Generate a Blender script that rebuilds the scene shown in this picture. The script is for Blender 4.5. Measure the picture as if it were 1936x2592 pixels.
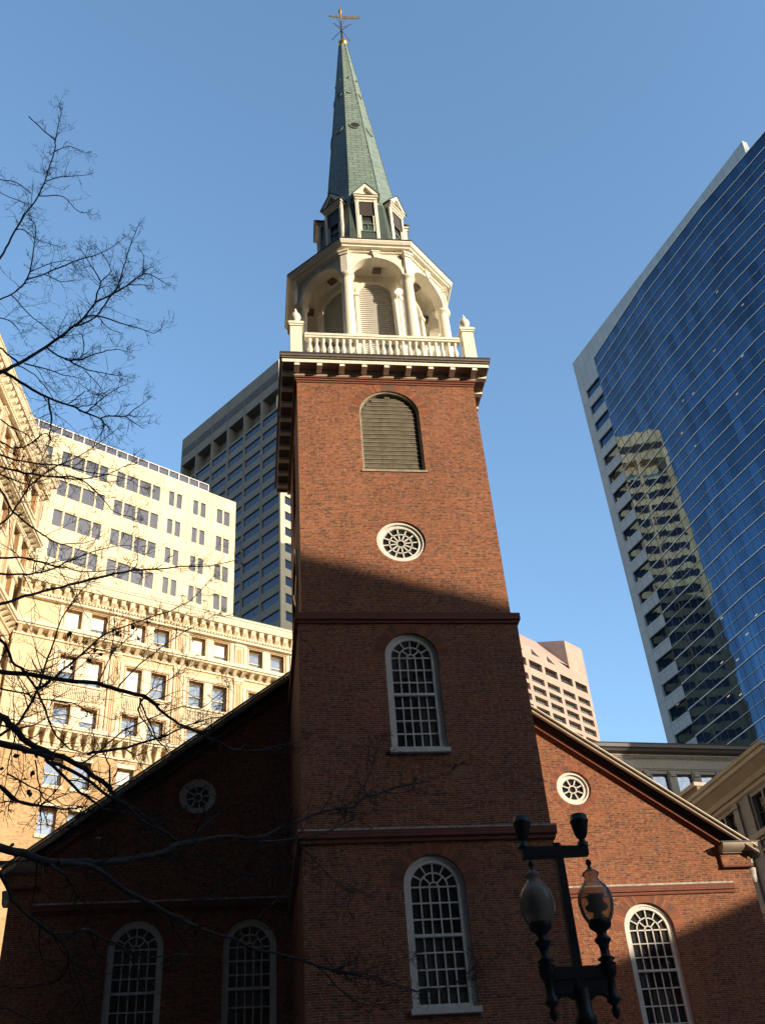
import bpy, math, random, json
from math import sin, cos, tan, radians, pi, sqrt, atan2
from mathutils import Vector, Matrix
from mathutils.geometry import tessellate_polygon
random.seed(7)
for o in list(bpy.data.objects): bpy.data.objects.remove(o)
scene = bpy.context.scene
COL = scene.collection

# ------------------------------------------------------------------ camera
CAM = Vector((-4.605, -25.913, 1.6))
YAW, PITCH, ROLL, FPX = radians(9.0), radians(37.22), radians(-4.694), 2601.68
cd = bpy.data.cameras.new("camera"); cam = bpy.data.objects.new("camera", cd); COL.objects.link(cam)
fwd = Vector((sin(YAW)*cos(PITCH), cos(YAW)*cos(PITCH), sin(PITCH)))
rt = fwd.cross(Vector((0, 0, 1))).normalized(); up = rt.cross(fwd)
r2 = rt*cos(ROLL)+up*sin(ROLL); u2 = -rt*sin(ROLL)+up*cos(ROLL)
M4 = Matrix((r2, u2, -fwd)).transposed().to_4x4(); M4.translation = CAM
cam.matrix_world = M4
cd.sensor_fit = 'VERTICAL'; cd.sensor_height = 24.0; cd.lens = 24.0*FPX/2592
cd.clip_start = 0.1; cd.clip_end = 5000
scene.camera = cam
scene.render.resolution_x = 764; scene.render.resolution_y = 1024

# ------------------------------------------------------------------ light
SAZ, SEL = radians(46), radians(14)          # to the right of the facade normal, above the horizon
SUN = Vector((sin(SAZ)*cos(SEL), -cos(SAZ)*cos(SEL), sin(SEL)))
w = bpy.data.worlds.new("World"); scene.world = w; w.use_nodes = True
nt = w.node_tree; bg = nt.nodes['Background']
sky = nt.nodes.new('ShaderNodeTexSky'); sky.sky_type = 'NISHITA'; sky.sun_disc = False
sky.sun_elevation = SEL; sky.sun_rotation = atan2(SUN.x, SUN.y)
sky.altitude = 0; sky.air_density = 1.0; sky.dust_density = 0.6; sky.ozone_density = 2.2
hs_ = nt.nodes.new('ShaderNodeHueSaturation'); hs_.inputs['Hue'].default_value = .496; hs_.inputs['Saturation'].default_value = 1.03; hs_.inputs['Value'].default_value = 1.33
nt.links.new(sky.outputs[0], hs_.inputs['Color']); nt.links.new(hs_.outputs[0], bg.inputs[0]); bg.inputs[1].default_value = 0.15
sl = bpy.data.lights.new("sun", 'SUN'); so = bpy.data.objects.new("sun", sl); COL.objects.link(so)
sl.energy = 3.4; sl.angle = radians(0.3); sl.color = (1.0, 0.84, 0.62)
so.rotation_euler = SUN.to_track_quat('Z', 'Y').to_euler()
vs = scene.view_settings
vs.view_transform = 'Standard'; vs.look = 'None'; vs.exposure = 0.95; vs.gamma = 1; vs.use_curve_mapping = False

# ------------------------------------------------------------------ materials
def newmat(name, base=(.5,.5,.5), rough=.7, metal=0.0, spec=.5):
    m = bpy.data.materials.new(name); m.use_nodes = True
    b = m.node_tree.nodes['Principled BSDF']
    b.inputs['Base Color'].default_value = (*base, 1); b.inputs['Roughness'].default_value = rough
    b.inputs['Metallic'].default_value = metal
    b.inputs['Specular IOR Level'].default_value = spec
    return m, m.node_tree, b
def N(t, typ, **kw):
    n = t.nodes.new(typ)
    for k, v in kw.items(): setattr(n, k, v)
    return n
def ramp(t, fac, stops):
    r = N(t, 'ShaderNodeValToRGB'); e = r.color_ramp.elements
    while len(e) < len(stops): e.new(.5)
    for i, (p, c) in enumerate(stops): e[i].position = p; e[i].color = (*c, 1)
    t.links.new(fac, r.inputs[0]); return r.outputs[0]
def mixc(t, a, b, fac, mode='MIX'):
    m = N(t, 'ShaderNodeMix', data_type='RGBA', blend_type=mode)
    for s, v in ((0, fac), (6, a), (7, b)):
        if hasattr(v, 'is_output'): t.links.new(v, m.inputs[s])
        elif isinstance(v, (int, float)): m.inputs[s].default_value = v
        else: m.inputs[s].default_value = (*v, 1)
    return m.outputs[2]
def noise(t, scale, detail=4, coord=None, rough=.6, dist=0):
    n = N(t, 'ShaderNodeTexNoise'); n.inputs['Scale'].default_value = scale; n.inputs['Detail'].default_value = detail
    n.inputs['Roughness'].default_value = rough; n.inputs['Distortion'].default_value = dist
    if coord is not None: t.links.new(coord, n.inputs['Vector'])
    return n.outputs['Fac']
def bump(t, b, h, strength=.3, dist=.02):
    n = N(t, 'ShaderNodeBump'); n.inputs['Strength'].default_value = strength; n.inputs['Distance'].default_value = dist
    t.links.new(h, n.inputs['Height']); t.links.new(n.outputs[0], b.inputs['Normal'])
def tc(t, which='Object'): return N(t, 'ShaderNodeTexCoord').outputs[which]
def uvmap(t): return N(t, 'ShaderNodeTexCoord').outputs['UV']

def stone(name, c1, c2, scale=1.2, rough=.8, bumpy=.2, streak=0.0, joint=None, jcol=.6):
    """weathered stone / paint / concrete: two tones, fine grain, optional rain streaks and panel joints"""
    m, t, b = newmat(name, c1, rough)
    co = tc(t); n1 = noise(t, scale, 6, co); c = mixc(t, c1, c2, ramp(t, n1, [(.3, (0,0,0)), (.72, (1,1,1))]))
    n2 = noise(t, scale*14, 3, co); c = mixc(t, c, (.86,.86,.86), ramp(t, n2, [(.35, (0,0,0)), (.7, (.5,.5,.5))]), 'MULTIPLY')
    if streak:
        mp = N(t, 'ShaderNodeMapping'); mp.inputs['Scale'].default_value = (3.2, .25, 1)
        t.links.new(uvmap(t), mp.inputs[0]); n3 = noise(t, 1.6, 4, mp.outputs[0])
        c = mixc(t, c, (.62,.56,.46), ramp(t, n3, [(.5, (0,0,0)), (.75, (streak,)*3)]), 'MULTIPLY')
    if joint:
        br = N(t, 'ShaderNodeTexBrick'); t.links.new(uvmap(t), br.inputs['Vector'])
        br.offset = joint[3] if len(joint) > 3 else .5
        br.inputs['Scale'].default_value = 1; br.inputs['Brick Width'].default_value = joint[0]; br.inputs['Row Height'].default_value = joint[1]
        br.inputs['Mortar Size'].default_value = joint[2]; br.inputs['Mortar Smooth'].default_value = .2
        br.inputs['Color1'].default_value = (1,1,1,1); br.inputs['Color2'].default_value = (.9,.88,.86,1); br.inputs['Mortar'].default_value = (jcol, jcol*.88, jcol*.72, 1)
        c = mixc(t, c, br.outputs['Color'], 1.0, 'MULTIPLY')
    t.links.new(c, b.inputs['Base Color'])
    if bumpy: bump(t, b, n2, bumpy, .01)
    return m

def brick_mat(name, cols, mortar, bw=.215, bh=.075, ms=.009, soft=False):
    m, t, b = newmat(name, cols[0], .85, spec=.25)
    uv = uvmap(t)
    wob = N(t, 'ShaderNodeTexNoise'); wob.inputs['Scale'].default_value = 9; t.links.new(uv, wob.inputs['Vector'])
    vm = N(t, 'ShaderNodeVectorMath', operation='SCALE'); vm.inputs[3].default_value = .012
    t.links.new(wob.outputs['Color'], vm.inputs[0])
    va = N(t, 'ShaderNodeVectorMath', operation='ADD'); t.links.new(uv, va.inputs[0]); t.links.new(vm.outputs[0], va.inputs[1])
    lo = N(t, 'ShaderNodeTexNoise'); lo.inputs['Scale'].default_value = .45; lo.inputs['Detail'].default_value = 2; t.links.new(uv, lo.inputs['Vector'])
    v3 = N(t, 'ShaderNodeVectorMath', operation='MULTIPLY'); v3.inputs[1].default_value = (.03, .16, 0); t.links.new(lo.outputs['Color'], v3.inputs[0])
    va0 = va; va = N(t, 'ShaderNodeVectorMath', operation='ADD'); t.links.new(va0.outputs[0], va.inputs[0]); t.links.new(v3.outputs[0], va.inputs[1])
    sp = N(t, 'ShaderNodeSeparateXYZ'); t.links.new(va.outputs[0], sp.inputs[0])
    dv = N(t, 'ShaderNodeMath', operation='DIVIDE'); t.links.new(sp.outputs[1], dv.inputs[0]); dv.inputs[1].default_value = bh
    fl = N(t, 'ShaderNodeMath', operation='FLOOR'); t.links.new(dv.outputs[0], fl.inputs[0])
    wn = N(t, 'ShaderNodeTexWhiteNoise', noise_dimensions='1D'); t.links.new(fl.outputs[0], wn.inputs['W'])
    ma = N(t, 'ShaderNodeMath', operation='MULTIPLY_ADD'); t.links.new(wn.outputs['Value'], ma.inputs[0]); ma.inputs[1].default_value = .5; t.links.new(sp.outputs[0], ma.inputs[2])
    va = N(t, 'ShaderNodeCombineXYZ'); t.links.new(ma.outputs[0], va.inputs[0]); t.links.new(sp.outputs[1], va.inputs[1])
    def bt(c1, c2, mo, width, off):
        br = N(t, 'ShaderNodeTexBrick'); t.links.new(va.outputs[0], br.inputs['Vector']); br.offset = off; br.squash = 1
        br.inputs['Scale'].default_value = 1; br.inputs['Brick Width'].default_value = width; br.inputs['Row Height'].default_value = bh
        br.inputs['Mortar Size'].default_value = ms; br.inputs['Mortar Smooth'].default_value = .35
        br.inputs['Color1'].default_value = (*c1, 1); br.inputs['Color2'].default_value = (*c2, 1); br.inputs['Mortar'].default_value = (*mo, 1)
        return br
    br = bt((0,0,0), (1,1,1), (.5,.5,.5), bw, 0)
    c = ramp(t, br.outputs['Color'], [(0, cols[0]), (.3, cols[1]), (.62, cols[2]), (.86, cols[3]), (1, cols[4])])
    big = noise(t, .35, 5, uv); c = mixc(t, c, (.72,.66,.62), ramp(t, big, [(.42, (0,0,0)), (.7, (.75,.75,.75))]), 'MULTIPLY')
    mp = N(t, 'ShaderNodeMapping'); mp.inputs['Scale'].default_value = (2.2, .16, 1); t.links.new(uv, mp.inputs[0])
    stk = noise(t, 1.1, 5, mp.outputs[0], .65); c = mixc(t, c, (.60,.56,.54), ramp(t, stk, [(.5, (0,0,0)), (.74, (.85,.85,.85))]), 'MULTIPLY')
    pat = noise(t, .9, 2, uv, .4, .6); c = mixc(t, c, (1.18,1.22,1.22), ramp(t, pat, [(.60, (0,0,0)), (.66, (.35,.35,.35))]), 'MULTIPLY')
    med = noise(t, 2.3, 5, uv, .7); c = mixc(t, c, (1.28,1.2,1.05), ramp(t, med, [(.5, (0,0,0)), (.75, (.4,.4,.4))]), 'MULTIPLY')
    fine = noise(t, 30, 3, uv); c = mixc(t, c, (.7,.68,.66), ramp(t, fine, [(.45, (0,0,0)), (.7, (.8,.8,.8))]), 'MULTIPLY')
    mn = noise(t, 9.0, 4, uv, .7)
    mc = mixc(t, tuple(v*.7 for v in cols[1]), mortar, ramp(t, mn, [(.34, (0,0,0)), (.72, (1,1,1))]))
    c = mixc(t, c, mc, br.outputs['Fac'])
    t.links.new(c, b.inputs['Base Color'])
    inv = N(t, 'ShaderNodeMath', operation='SUBTRACT'); inv.inputs[0].default_value = 1; t.links.new(br.outputs['Fac'], inv.inputs[1])
    add = N(t, 'ShaderNodeMath', operation='MULTIPLY_ADD'); t.links.new(br.outputs['Color'], add.inputs[0]); add.inputs[1].default_value = .35
    t.links.new(inv.outputs[0], add.inputs[2]); bump(t, b, add.outputs[0], .9, .012)
    return m

BR = [(.11,.055,.042), (.275,.092,.044), (.325,.112,.050), (.38,.145,.068), (.17,.09,.06)]
m_brick = brick_mat('weathered red brick', BR, (.58,.44,.31), .19, .060, .009)
m_brick_plain = stone('rubbed brick arch', (.28,.092,.043), (.23,.076,.04), 5, .85, .3)
m_vouss = [m_brick_plain, stone('dark rubbed brick', (.25,.082,.043), (.2,.07,.04), 6, .85, .3), stone('pale rubbed brick', (.36,.13,.058), (.30,.1,.05), 6, .85, .3), stone('smoky rubbed brick', (.17,.085,.055), (.13,.07,.05), 6, .85, .3)]
m_moulded = stone('moulded brick', (.27,.085,.045), (.17,.065,.045), 7, .85, .4, joint=(.11,.07,.008), jcol=.5)
m_crown = stone('brown crown moulding paint', (.17,.135,.105), (.12,.095,.075), 2.2, .6, .15, streak=.6)
m_lead = stone('weathered white capping', (.62,.6,.54), (.22,.2,.17), 8, .8, .4)
m_cream = stone('old cream paint', (.90,.85,.72), (.82,.75,.60), 2.2, .55, .12, streak=.3)
m_white = stone('white window paint', (.76,.74,.68), (.60,.57,.50), 5, .5, .15)
m_tan = stone('tan cornice paint', (.46,.37,.27), (.33,.26,.19), 2.2, .6, .15, streak=.6)
m_soffit = stone('brown soffit boards', (.20,.14,.10), (.15,.10,.07), 2, .7, .1)
m_slate = stone('dark roof slate', (.05,.05,.055), (.03,.03,.035), 3, .6, .3)
m_clap = stone('grey louvre boards', (.62,.60,.55), (.50,.48,.43), 3, .7, .2)
m_louv = stone('weathered belfry louvre', (.17,.14,.095), (.075,.065,.045), 4, .85, .4, streak=.9)
m_louvedge = stone('pale louvre edge', (.42,.38,.28), (.2,.17,.12), 6, .8, .2)
m_dark = newmat('black interior', (.012,.012,.014), .8)[0]
def copper():
    m, t, b = newmat('verdigris copper', (.16,.3,.25), .55, spec=.4)
    uv = uvmap(t); br = N(t, 'ShaderNodeTexBrick'); t.links.new(uv, br.inputs['Vector'])
    br.inputs['Scale'].default_value = 1; br.inputs['Brick Width'].default_value = .5; br.inputs['Row Height'].default_value = .23
    br.inputs['Mortar Size'].default_value = .022; br.inputs['Mortar Smooth'].default_value = .3
    br.inputs['Color1'].default_value = (.18,.245,.215,1); br.inputs['Color2'].default_value = (.21,.28,.245,1); br.inputs['Mortar'].default_value = (.095,.13,.115,1)
    n1 = noise(t, 1.3, 6, uv, .7); c = mixc(t, br.outputs['Color'], (.55,.6,.58), ramp(t, n1, [(.45, (0,0,0)), (.7, (.7,.7,.7))]), 'MULTIPLY')
    mp = N(t, 'ShaderNodeMapping'); mp.inputs['Scale'].default_value = (6, .35, 1); t.links.new(uv, mp.inputs[0])
    n2 = noise(t, 1.2, 5, mp.outputs[0], .7); c = mixc(t, c, (1.45,1.4,1.3), ramp(t, n2, [(.52, (0,0,0)), (.75, (.8,.8,.8))]), 'MULTIPLY')
    t.links.new(c, b.inputs['Base Color'])
    inv = N(t, 'ShaderNodeMath', operation='SUBTRACT'); inv.inputs[0].default_value = 1; t.links.new(br.outputs['Fac'], inv.inputs[1])
    bump(t, b, inv.outputs[0], .6, .03); return m
m_copper = copper()
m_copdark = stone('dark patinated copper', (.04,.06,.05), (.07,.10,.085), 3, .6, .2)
m_gold = stone('gilded copper', (.80,.50,.16), (.62,.34,.09), 6, .32, .1); m_gold.node_tree.nodes['Principled BSDF'].inputs['Metallic'].default_value = .85
m_iron = stone('black cast iron', (.018,.018,.02), (.03,.028,.026), 20, .45, .2)
m_ironb = stone('bare rusty iron', (.06,.045,.04), (.03,.025,.025), 20, .6, .2)

def glass_dark(name, col=(.02,.024,.03), rough=.06, metal=0.0, wave=.0, ws=.6, spec=.6, vary=0.0, tilt=None, cell=(1.55, 3.75)):
    m, t, b = newmat(name, col, rough, metal, spec)
    if vary:
        br = N(t, 'ShaderNodeTexBrick'); t.links.new(uvmap(t), br.inputs['Vector']); br.offset = 0
        br.inputs['Scale'].default_value = 1; br.inputs['Brick Width'].default_value = cell[0]; br.inputs['Row Height'].default_value = cell[1]
        br.inputs['Mortar Size'].default_value = 0; br.inputs['Color1'].default_value = (1-vary,)*3+(1,); br.inputs['Color2'].default_value = (1+vary,)*3+(1,)
        c = mixc(t, col, br.outputs['Color'], 1.0, 'MULTIPLY'); t.links.new(c, b.inputs['Base Color'])
    if wave:
        n = noise(t, ws, 2, uvmap(t)); bump(t, b, n, wave, .12)
    if tilt:   # every pane sits a little differently in its frame
        sn = N(t, 'ShaderNodeVectorMath', operation='SNAP'); sn.inputs[1].default_value = (*tilt[:2], 1); t.links.new(uvmap(t), sn.inputs[0])
        wn = N(t, 'ShaderNodeTexWhiteNoise', noise_dimensions='3D'); t.links.new(sn.outputs[0], wn.inputs['Vector'])
        sb = N(t, 'ShaderNodeVectorMath', operation='SUBTRACT'); sb.inputs[1].default_value = (.5, .5, .5); t.links.new(wn.outputs['Color'], sb.inputs[0])
        sc_ = N(t, 'ShaderNodeVectorMath', operation='SCALE'); sc_.inputs[3].default_value = tilt[2]; t.links.new(sb.outputs[0], sc_.inputs[0])
        ad = N(t, 'ShaderNodeVectorMath', operation='ADD'); t.links.new(sc_.outputs[0], ad.inputs[0])
        bl_ = [x for x in t.nodes if x.bl_idname == 'ShaderNodeBump']
        t.links.new(bl_[0].outputs[0] if bl_ else N(t, 'ShaderNodeNewGeometry').outputs['Normal'], ad.inputs[1])
        nm = N(t, 'ShaderNodeVectorMath', operation='NORMALIZE'); t.links.new(ad.outputs[0], nm.inputs[0]); t.links.new(nm.outputs[0], b.inputs['Normal'])
    return m
m_glass = glass_dark('old window glass', (.035,.036,.036), .07, 0, .3, 4, spec=.8, vary=.75, tilt=(.23, .40, .05), cell=(.69, 1.2))
m_glass_lit = glass_dark('sky reflecting window glass', (.32,.36,.40), .08, .5, .2, 1.5, vary=.3, tilt=(1.3, 2.0, .08), cell=(1.3, 1.9))
m_glass_lav = glass_dark('lavender grey office glass', (.12,.12,.133), .25, .45)
m_glass_navy = glass_dark('navy office glass', (.028,.036,.062), .12, .35, .1, .6)
m_glass_teal = glass_dark('teal clear glass', (.14,.30,.30), .2, .4)
m_blind = stone('white roller blind', (.85,.84,.78), (.75,.74,.69), 3, .8, 0)

# ------------------------------------------------------------------ mesh helpers
class MB:
    def __init__(s): s.v = []; s.f = []; s.m = []; s.mats = []; s.cur = 0; s.sm = []; s.smooth = False
    def mat(s, m):
        if m not in s.mats: s.mats.append(m)
        s.cur = s.mats.index(m); return s
    def poly(s, pts):
        k = len(s.v); s.v += [tuple(p) for p in pts]; s.f.append(tuple(range(k, k+len(pts)))); s.m.append(s.cur); s.sm.append(s.smooth)
    def box(s, x0, x1, y0, y1, z0, z1):
        if x0 > x1: x0, x1 = x1, x0
        if y0 > y1: y0, y1 = y1, y0
        if z0 > z1: z0, z1 = z1, z0
        a = [(x0,y0,z0),(x1,y0,z0),(x1,y1,z0),(x0,y1,z0),(x0,y0,z1),(x1,y0,z1),(x1,y1,z1),(x0,y1,z1)]
        s.hexa(a)
    def hexa(s, a):
        k = len(s.v); s.v += [tuple(p) for p in a]
        for q in ((0,3,2,1),(4,5,6,7),(0,1,5,4),(1,2,6,5),(2,3,7,6),(3,0,4,7)):
            s.f.append(tuple(k+i for i in q)); s.m.append(s.cur); s.sm.append(False)
    def grid(s, rows, closed=False, smooth=True, flip=False):
        """rows of equal length point lists -> quads"""
        k = len(s.v); n = len(rows[0])
        for r in rows: s.v += [tuple(p) for p in r]
        for i in range(len(rows)-1):
            for j in range(n if closed else n-1):
                a = k+i*n+j; b = k+i*n+(j+1) % n; c = b+n; d = a+n
                s.f.append((a, d, c, b) if flip else (a, b, c, d)); s.m.append(s.cur); s.sm.append(smooth)
    def lathe(s, prof, c=(0,0), n=16, smooth=True, phase=0.0, cap=True):
        rows = [[(c[0]+r*cos(phase+2*pi*j/n), c[1]+r*sin(phase+2*pi*j/n), z) for j in range(n)] for r, z in prof]
        s.grid(rows, True, smooth)
        if cap: s.poly(rows[-1]); s.poly(rows[0][::-1])
    def tube(s, pts, rad, n=6, smooth=True):
        pts = [Vector(p) for p in pts]; rows = []
        prev = None
        for i, p in enumerate(pts):
            d = (pts[min(i+1, len(pts)-1)]-pts[max(i-1, 0)])
            if d.length < 1e-6: d = Vector((0,0,1))
            d.normalize()
            a = d.cross(Vector((0,0,1)) if abs(d.z) < .9 else Vector((1,0,0))) if prev is None else prev-d*prev.dot(d)
            if a.length < 1e-5: a = d.cross(Vector((1,0,0)))
            a.normalize(); prev = a; b = d.cross(a)
            r = rad[i] if hasattr(rad, '__len__') else rad
            rows.append([p+a*(r*cos(2*pi*j/n))+b*(r*sin(2*pi*j/n)) for j in range(n)])
        s.grid(rows, True, smooth); s.poly(rows[-1]); s.poly(rows[0][::-1])
    def holes(s, outer, holes, y, reveal=0.0, axis='y', rmat=None):
        """flat wall in the (u,z) plane at depth y with holes; reveals run to y+reveal"""
        P = (lambda u, z, d: (u, d, z)) if axis == 'y' else (lambda u, z, d: (d, u, z))
        loops = [[Vector((u, z, 0)) for u, z in outer]]+[[Vector((u, z, 0)) for u, z in h] for h in holes]
        flat = [q for l in loops for q in l]
        k = len(s.v); s.v += [P(q.x, q.y, y) for q in flat]
        for t in tessellate_polygon(loops):
            s.f.append(tuple(k+i for i in t)); s.m.append(s.cur); s.sm.append(False)
        if reveal:
            c = s.cur
            if rmat: s.mat(rmat)
            for h in holes:
                n = len(h)
                for i in range(n):
                    a, b = h[i], h[(i+1) % n]
                    s.poly([P(*a, y), P(*b, y), P(*b, y+reveal), P(*a, y+reveal)])
            s.cur = c
    def ring(s, outer, inner, y0, y1, axis='y'):
        """solid band between two loops with equal point counts"""
        P = (lambda u, z, d: (u, d, z)) if axis == 'y' else (lambda u, z, d: (d, u, z))
        n = len(outer)
        for i in range(n):
            j = (i+1) % n; a, b, c, d = outer[i], outer[j], inner[j], inner[i]
            s.poly([P(*a, y0), P(*b, y0), P(*c, y0), P(*d, y0)])
            s.poly([P(*a, y0), P(*a, y1), P(*b, y1), P(*b, y0)])
            s.poly([P(*d, y0), P(*c, y0), P(*c, y1), P(*d, y1)])
    def build(s, name, parent=None, loc=None, rotz=0, label=None):
        me = bpy.data.meshes.new(name); me.from_pydata(s.v, [], s.f)
        for m in s.mats: me.materials.append(m)
        me.polygons.foreach_set('material_index', s.m); me.polygons.foreach_set('use_smooth', s.sm)
        uv = me.uv_layers.new(name='UVMap'); me.update()
        data = uv.data
        for p in me.polygons:
            n = p.normal
            if abs(n.z) < .93:
                t = Vector((-n.y, n.x)).normalized(); cz = 1/max(.2, sqrt(max(0, 1-n.z*n.z)))
                for li in p.loop_indices:
                    q = me.vertices[me.loops[li].vertex_index].co; data[li].uv = (q.x*t.x+q.y*t.y, q.z*cz)
            else:
                for li in p.loop_indices:
                    q = me.vertices[me.loops[li].vertex_index].co; data[li].uv = (q.x, q.y)
        o = bpy.data.objects.new(name, me); COL.objects.link(o)
        if parent: o.parent = parent
        if loc is not None: o.location = loc
        if rotz: o.rotation_euler.z = rotz
        if label: o['label'] = label
        return o

def thing(name, label, cat, loc=(0,0,0), rotz=0, group=None):
    o = bpy.data.objects.new(name, None); COL.objects.link(o); o.empty_display_size = .5
    o.location = loc; o.rotation_euler.z = rotz; o['label'] = label; o['category'] = cat
    if group: o['group'] = group
    return o
def struct(o): o['kind'] = 'structure'; return o
def cp(o, parent, loc=None):
    c = o.copy(); COL.objects.link(c); c.parent = parent
    if loc is not None: c.location = loc
    for ch in list(o.children): cp(ch, c)
    return c

def arch(cx, hw, zb, zs, n=16):
    """closed loop: bottom left, up, semicircle, down to bottom right"""
    return [(cx-hw, zb)]+[(cx+hw*cos(pi-pi*i/n), zs+hw*sin(pi*i/n)) for i in range(n+1)]+[(cx+hw, zb)]
def circ(cx, cz, r, n=32): return [(cx+r*cos(2*pi*i/n), cz+r*sin(2*pi*i/n)) for i in range(n)]
def segarc(mb, cx, cz, r, w, y0, y1, a0=0, a1=pi, n=14, axis='y'):
    P = (lambda u, z, d: (u, d, z)) if axis == 'y' else (lambda u, z, d: (d, u, z))
    for i in range(n):
        t0 = a0+(a1-a0)*i/n; t1 = a0+(a1-a0)*(i+1)/n
        q = lambda t, rr, d: P(cx+rr*cos(t), cz+rr*sin(t), d)
        mb.hexa([q(t0, r-w/2, y0), q(t1, r-w/2, y0), q(t1, r-w/2, y1), q(t0, r-w/2, y1), q(t0, r+w/2, y0), q(t1, r+w/2, y0), q(t1, r+w/2, y1), q(t0, r+w/2, y1)])
def bar(mb, a, b, w, y0, y1, axis='y'):
    P = (lambda u, z, d: (u, d, z)) if axis == 'y' else (lambda u, z, d: (d, u, z))
    d = Vector((b[0]-a[0], b[1]-a[1])).normalized(); n = Vector((-d.y, d.x))*(w/2)
    c = [(a[0]+n.x, a[1]+n.y), (b[0]+n.x, b[1]+n.y), (b[0]-n.x, b[1]-n.y), (a[0]-n.x, a[1]-n.y)]
    mb.hexa([P(*q, y0) for q in c]+[P(*q, y1) for q in c])

# ------------------------------------------------------------------ the brick meeting house
HW, HL, E, D, L = 3.15, 3.265, .115, 6.41, 11.67
Z1, Z2 = 17.42, 10.95
church = thing('brick_church', 'old red brick meeting house with square clock tower, white arcaded belfry and green steeple', 'church')

def voussoirs(mb, cx, cz, r0, r1, y, a0, a1, n):
    rn = random.Random(int(cx*100)+int(cz*10))
    for i in range(n):
        mb.mat(rn.choice([m_vouss[0], m_vouss[0], m_vouss[1], m_vouss[2], m_vouss[3]]))
        t0 = a0+(a1-a0)*(i+.06)/n; t1 = a0+(a1-a0)*(i+.94)/n; q = lambda t, r, d: (cx+r*cos(t), d, cz+r*sin(t))
        mb.hexa([q(t0, r0, y-.006), q(t1, r0, y-.006), q(t1, r0, y+.02), q(t0, r0, y+.02), q(t0, r1, y-.006), q(t1, r1, y-.006), q(t1, r1, y+.02), q(t0, r1, y+.02)])
def arch_window(cx, zb, ztop, hw, y, rail, rows_lo, bar_w=.034):
    """round headed sash window: casing, glazing bars, glass, sill"""
    zs = ztop-hw; gi = hw-.19
    f = MB().mat(m_white)
    o1 = arch(cx, hw, zb, zs); i1 = arch(cx, hw-.09, zb+.05, zs); i2 = arch(cx, gi, zb+.12, zs)
    f.ring(o1, i1, y+.08, y+.24); f.ring(i1, i2, y+.105, y+.24)
    f.box(cx-gi, cx+gi, y+.07, y+.17, rail-.035, rail+.035)
    win = f.build('window', church)
    g = MB().mat(m_glass); gl = arch(cx, gi+.01, zb+.10, zs); g.holes(gl, [], y+.185); g.build('glass', win)
    b = MB().mat(m_white); y0, y1 = y+.125, y+.165
    R1, R0 = gi*.60, gi*.2
    for k in (-3, -1, 1, 3):
        x = cx+k*gi/5
        b.box(x-bar_w/2, x+bar_w/2, y0, y1, rail+.03, zs)
        b.box(x-bar_w/2, x+bar_w/2, y0+.015, y1+.015, zb+.12, rail-.03)
    b.box(cx-gi, cx+gi, y0, y1, zs-bar_w/2, zs+bar_w/2)
    for k in (1, 2):
        z = zs+(rail-zs)*k/3; b.box(cx-gi, cx+gi, y0-.002, y1+.001, z-bar_w/2, z+bar_w/2)
    for k in range(1, rows_lo):
        z = rail+(zb+.12-rail)*k/rows_lo; b.box(cx-gi, cx+gi, y0+.013, y1+.016, z-bar_w/2, z+bar_w/2)
    segarc(b, cx, zs, R1, bar_w, y0, y1); segarc(b, cx, zs, R0, bar_w, y0, y1)
    for a in (30, 60, 90, 120, 150):
        a = radians(a); bar(b, (cx+R1*cos(a), zs+R1*sin(a)), (cx+gi*cos(a), zs+gi*sin(a)), bar_w, y0, y1)
    for a in (45, 90, 135):
        a = radians(a); bar(b, (cx+R0*cos(a), zs+R0*sin(a)), (cx+R1*cos(a), zs+R1*sin(a)), bar_w, y0, y1)
    b.build('glazing_bars', win)
    s = MB().mat(m_white); s.box(cx-hw-.06, cx+hw+.06, y-.12, y+.2, zb-.13, zb); s.build('sill', win)
    v = MB().mat(m_brick_plain)
    voussoirs(v, cx, zs, hw+.005, hw+.34, y, 0, pi, 34); v.build('brick_arch', church)
    return arch(cx, hw, zb, zs)
def round_window(cx, cz, r, gr, hub, mid, spokes, y, ph=0):
    f = MB().mat(m_white)
    f.ring(circ(cx, cz, r), circ(cx, cz, r-(r-gr)*.45), y+.06, y+.25); f.ring(circ(cx, cz, r-(r-gr)*.45), circ(cx, cz, gr), y+.12, y+.25)
    win = f.build('round_window', church)
    g = MB().mat(m_glass); g.holes(circ(cx, cz, gr+.01), [], y+.21); g.build('glass', win)
    b = MB().mat(m_white)
    segarc(b, cx, cz, hub, .045, y+.15, y+.19, 0, 2*pi, 16)
    if mid: segarc(b, cx, cz, mid, .035, y+.15, y+.19, 0, 2*pi, 28)
    for k in range(spokes):
        a = ph+2*pi*k/spokes; bar(b, (cx+hub*cos(a), cz+hub*sin(a)), (cx+gr*cos(a), cz+gr*sin(a)), .04, y+.15, y+.19)
    b.build('glazing_bars', win)
    if y > 1: v = MB().mat(m_brick_plain); voussoirs(v, cx, cz, r+.005, r+.20, y, 0, 2*pi, 48); v.build('brick_surround', church)
    return circ(cx, cz, r)

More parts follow.
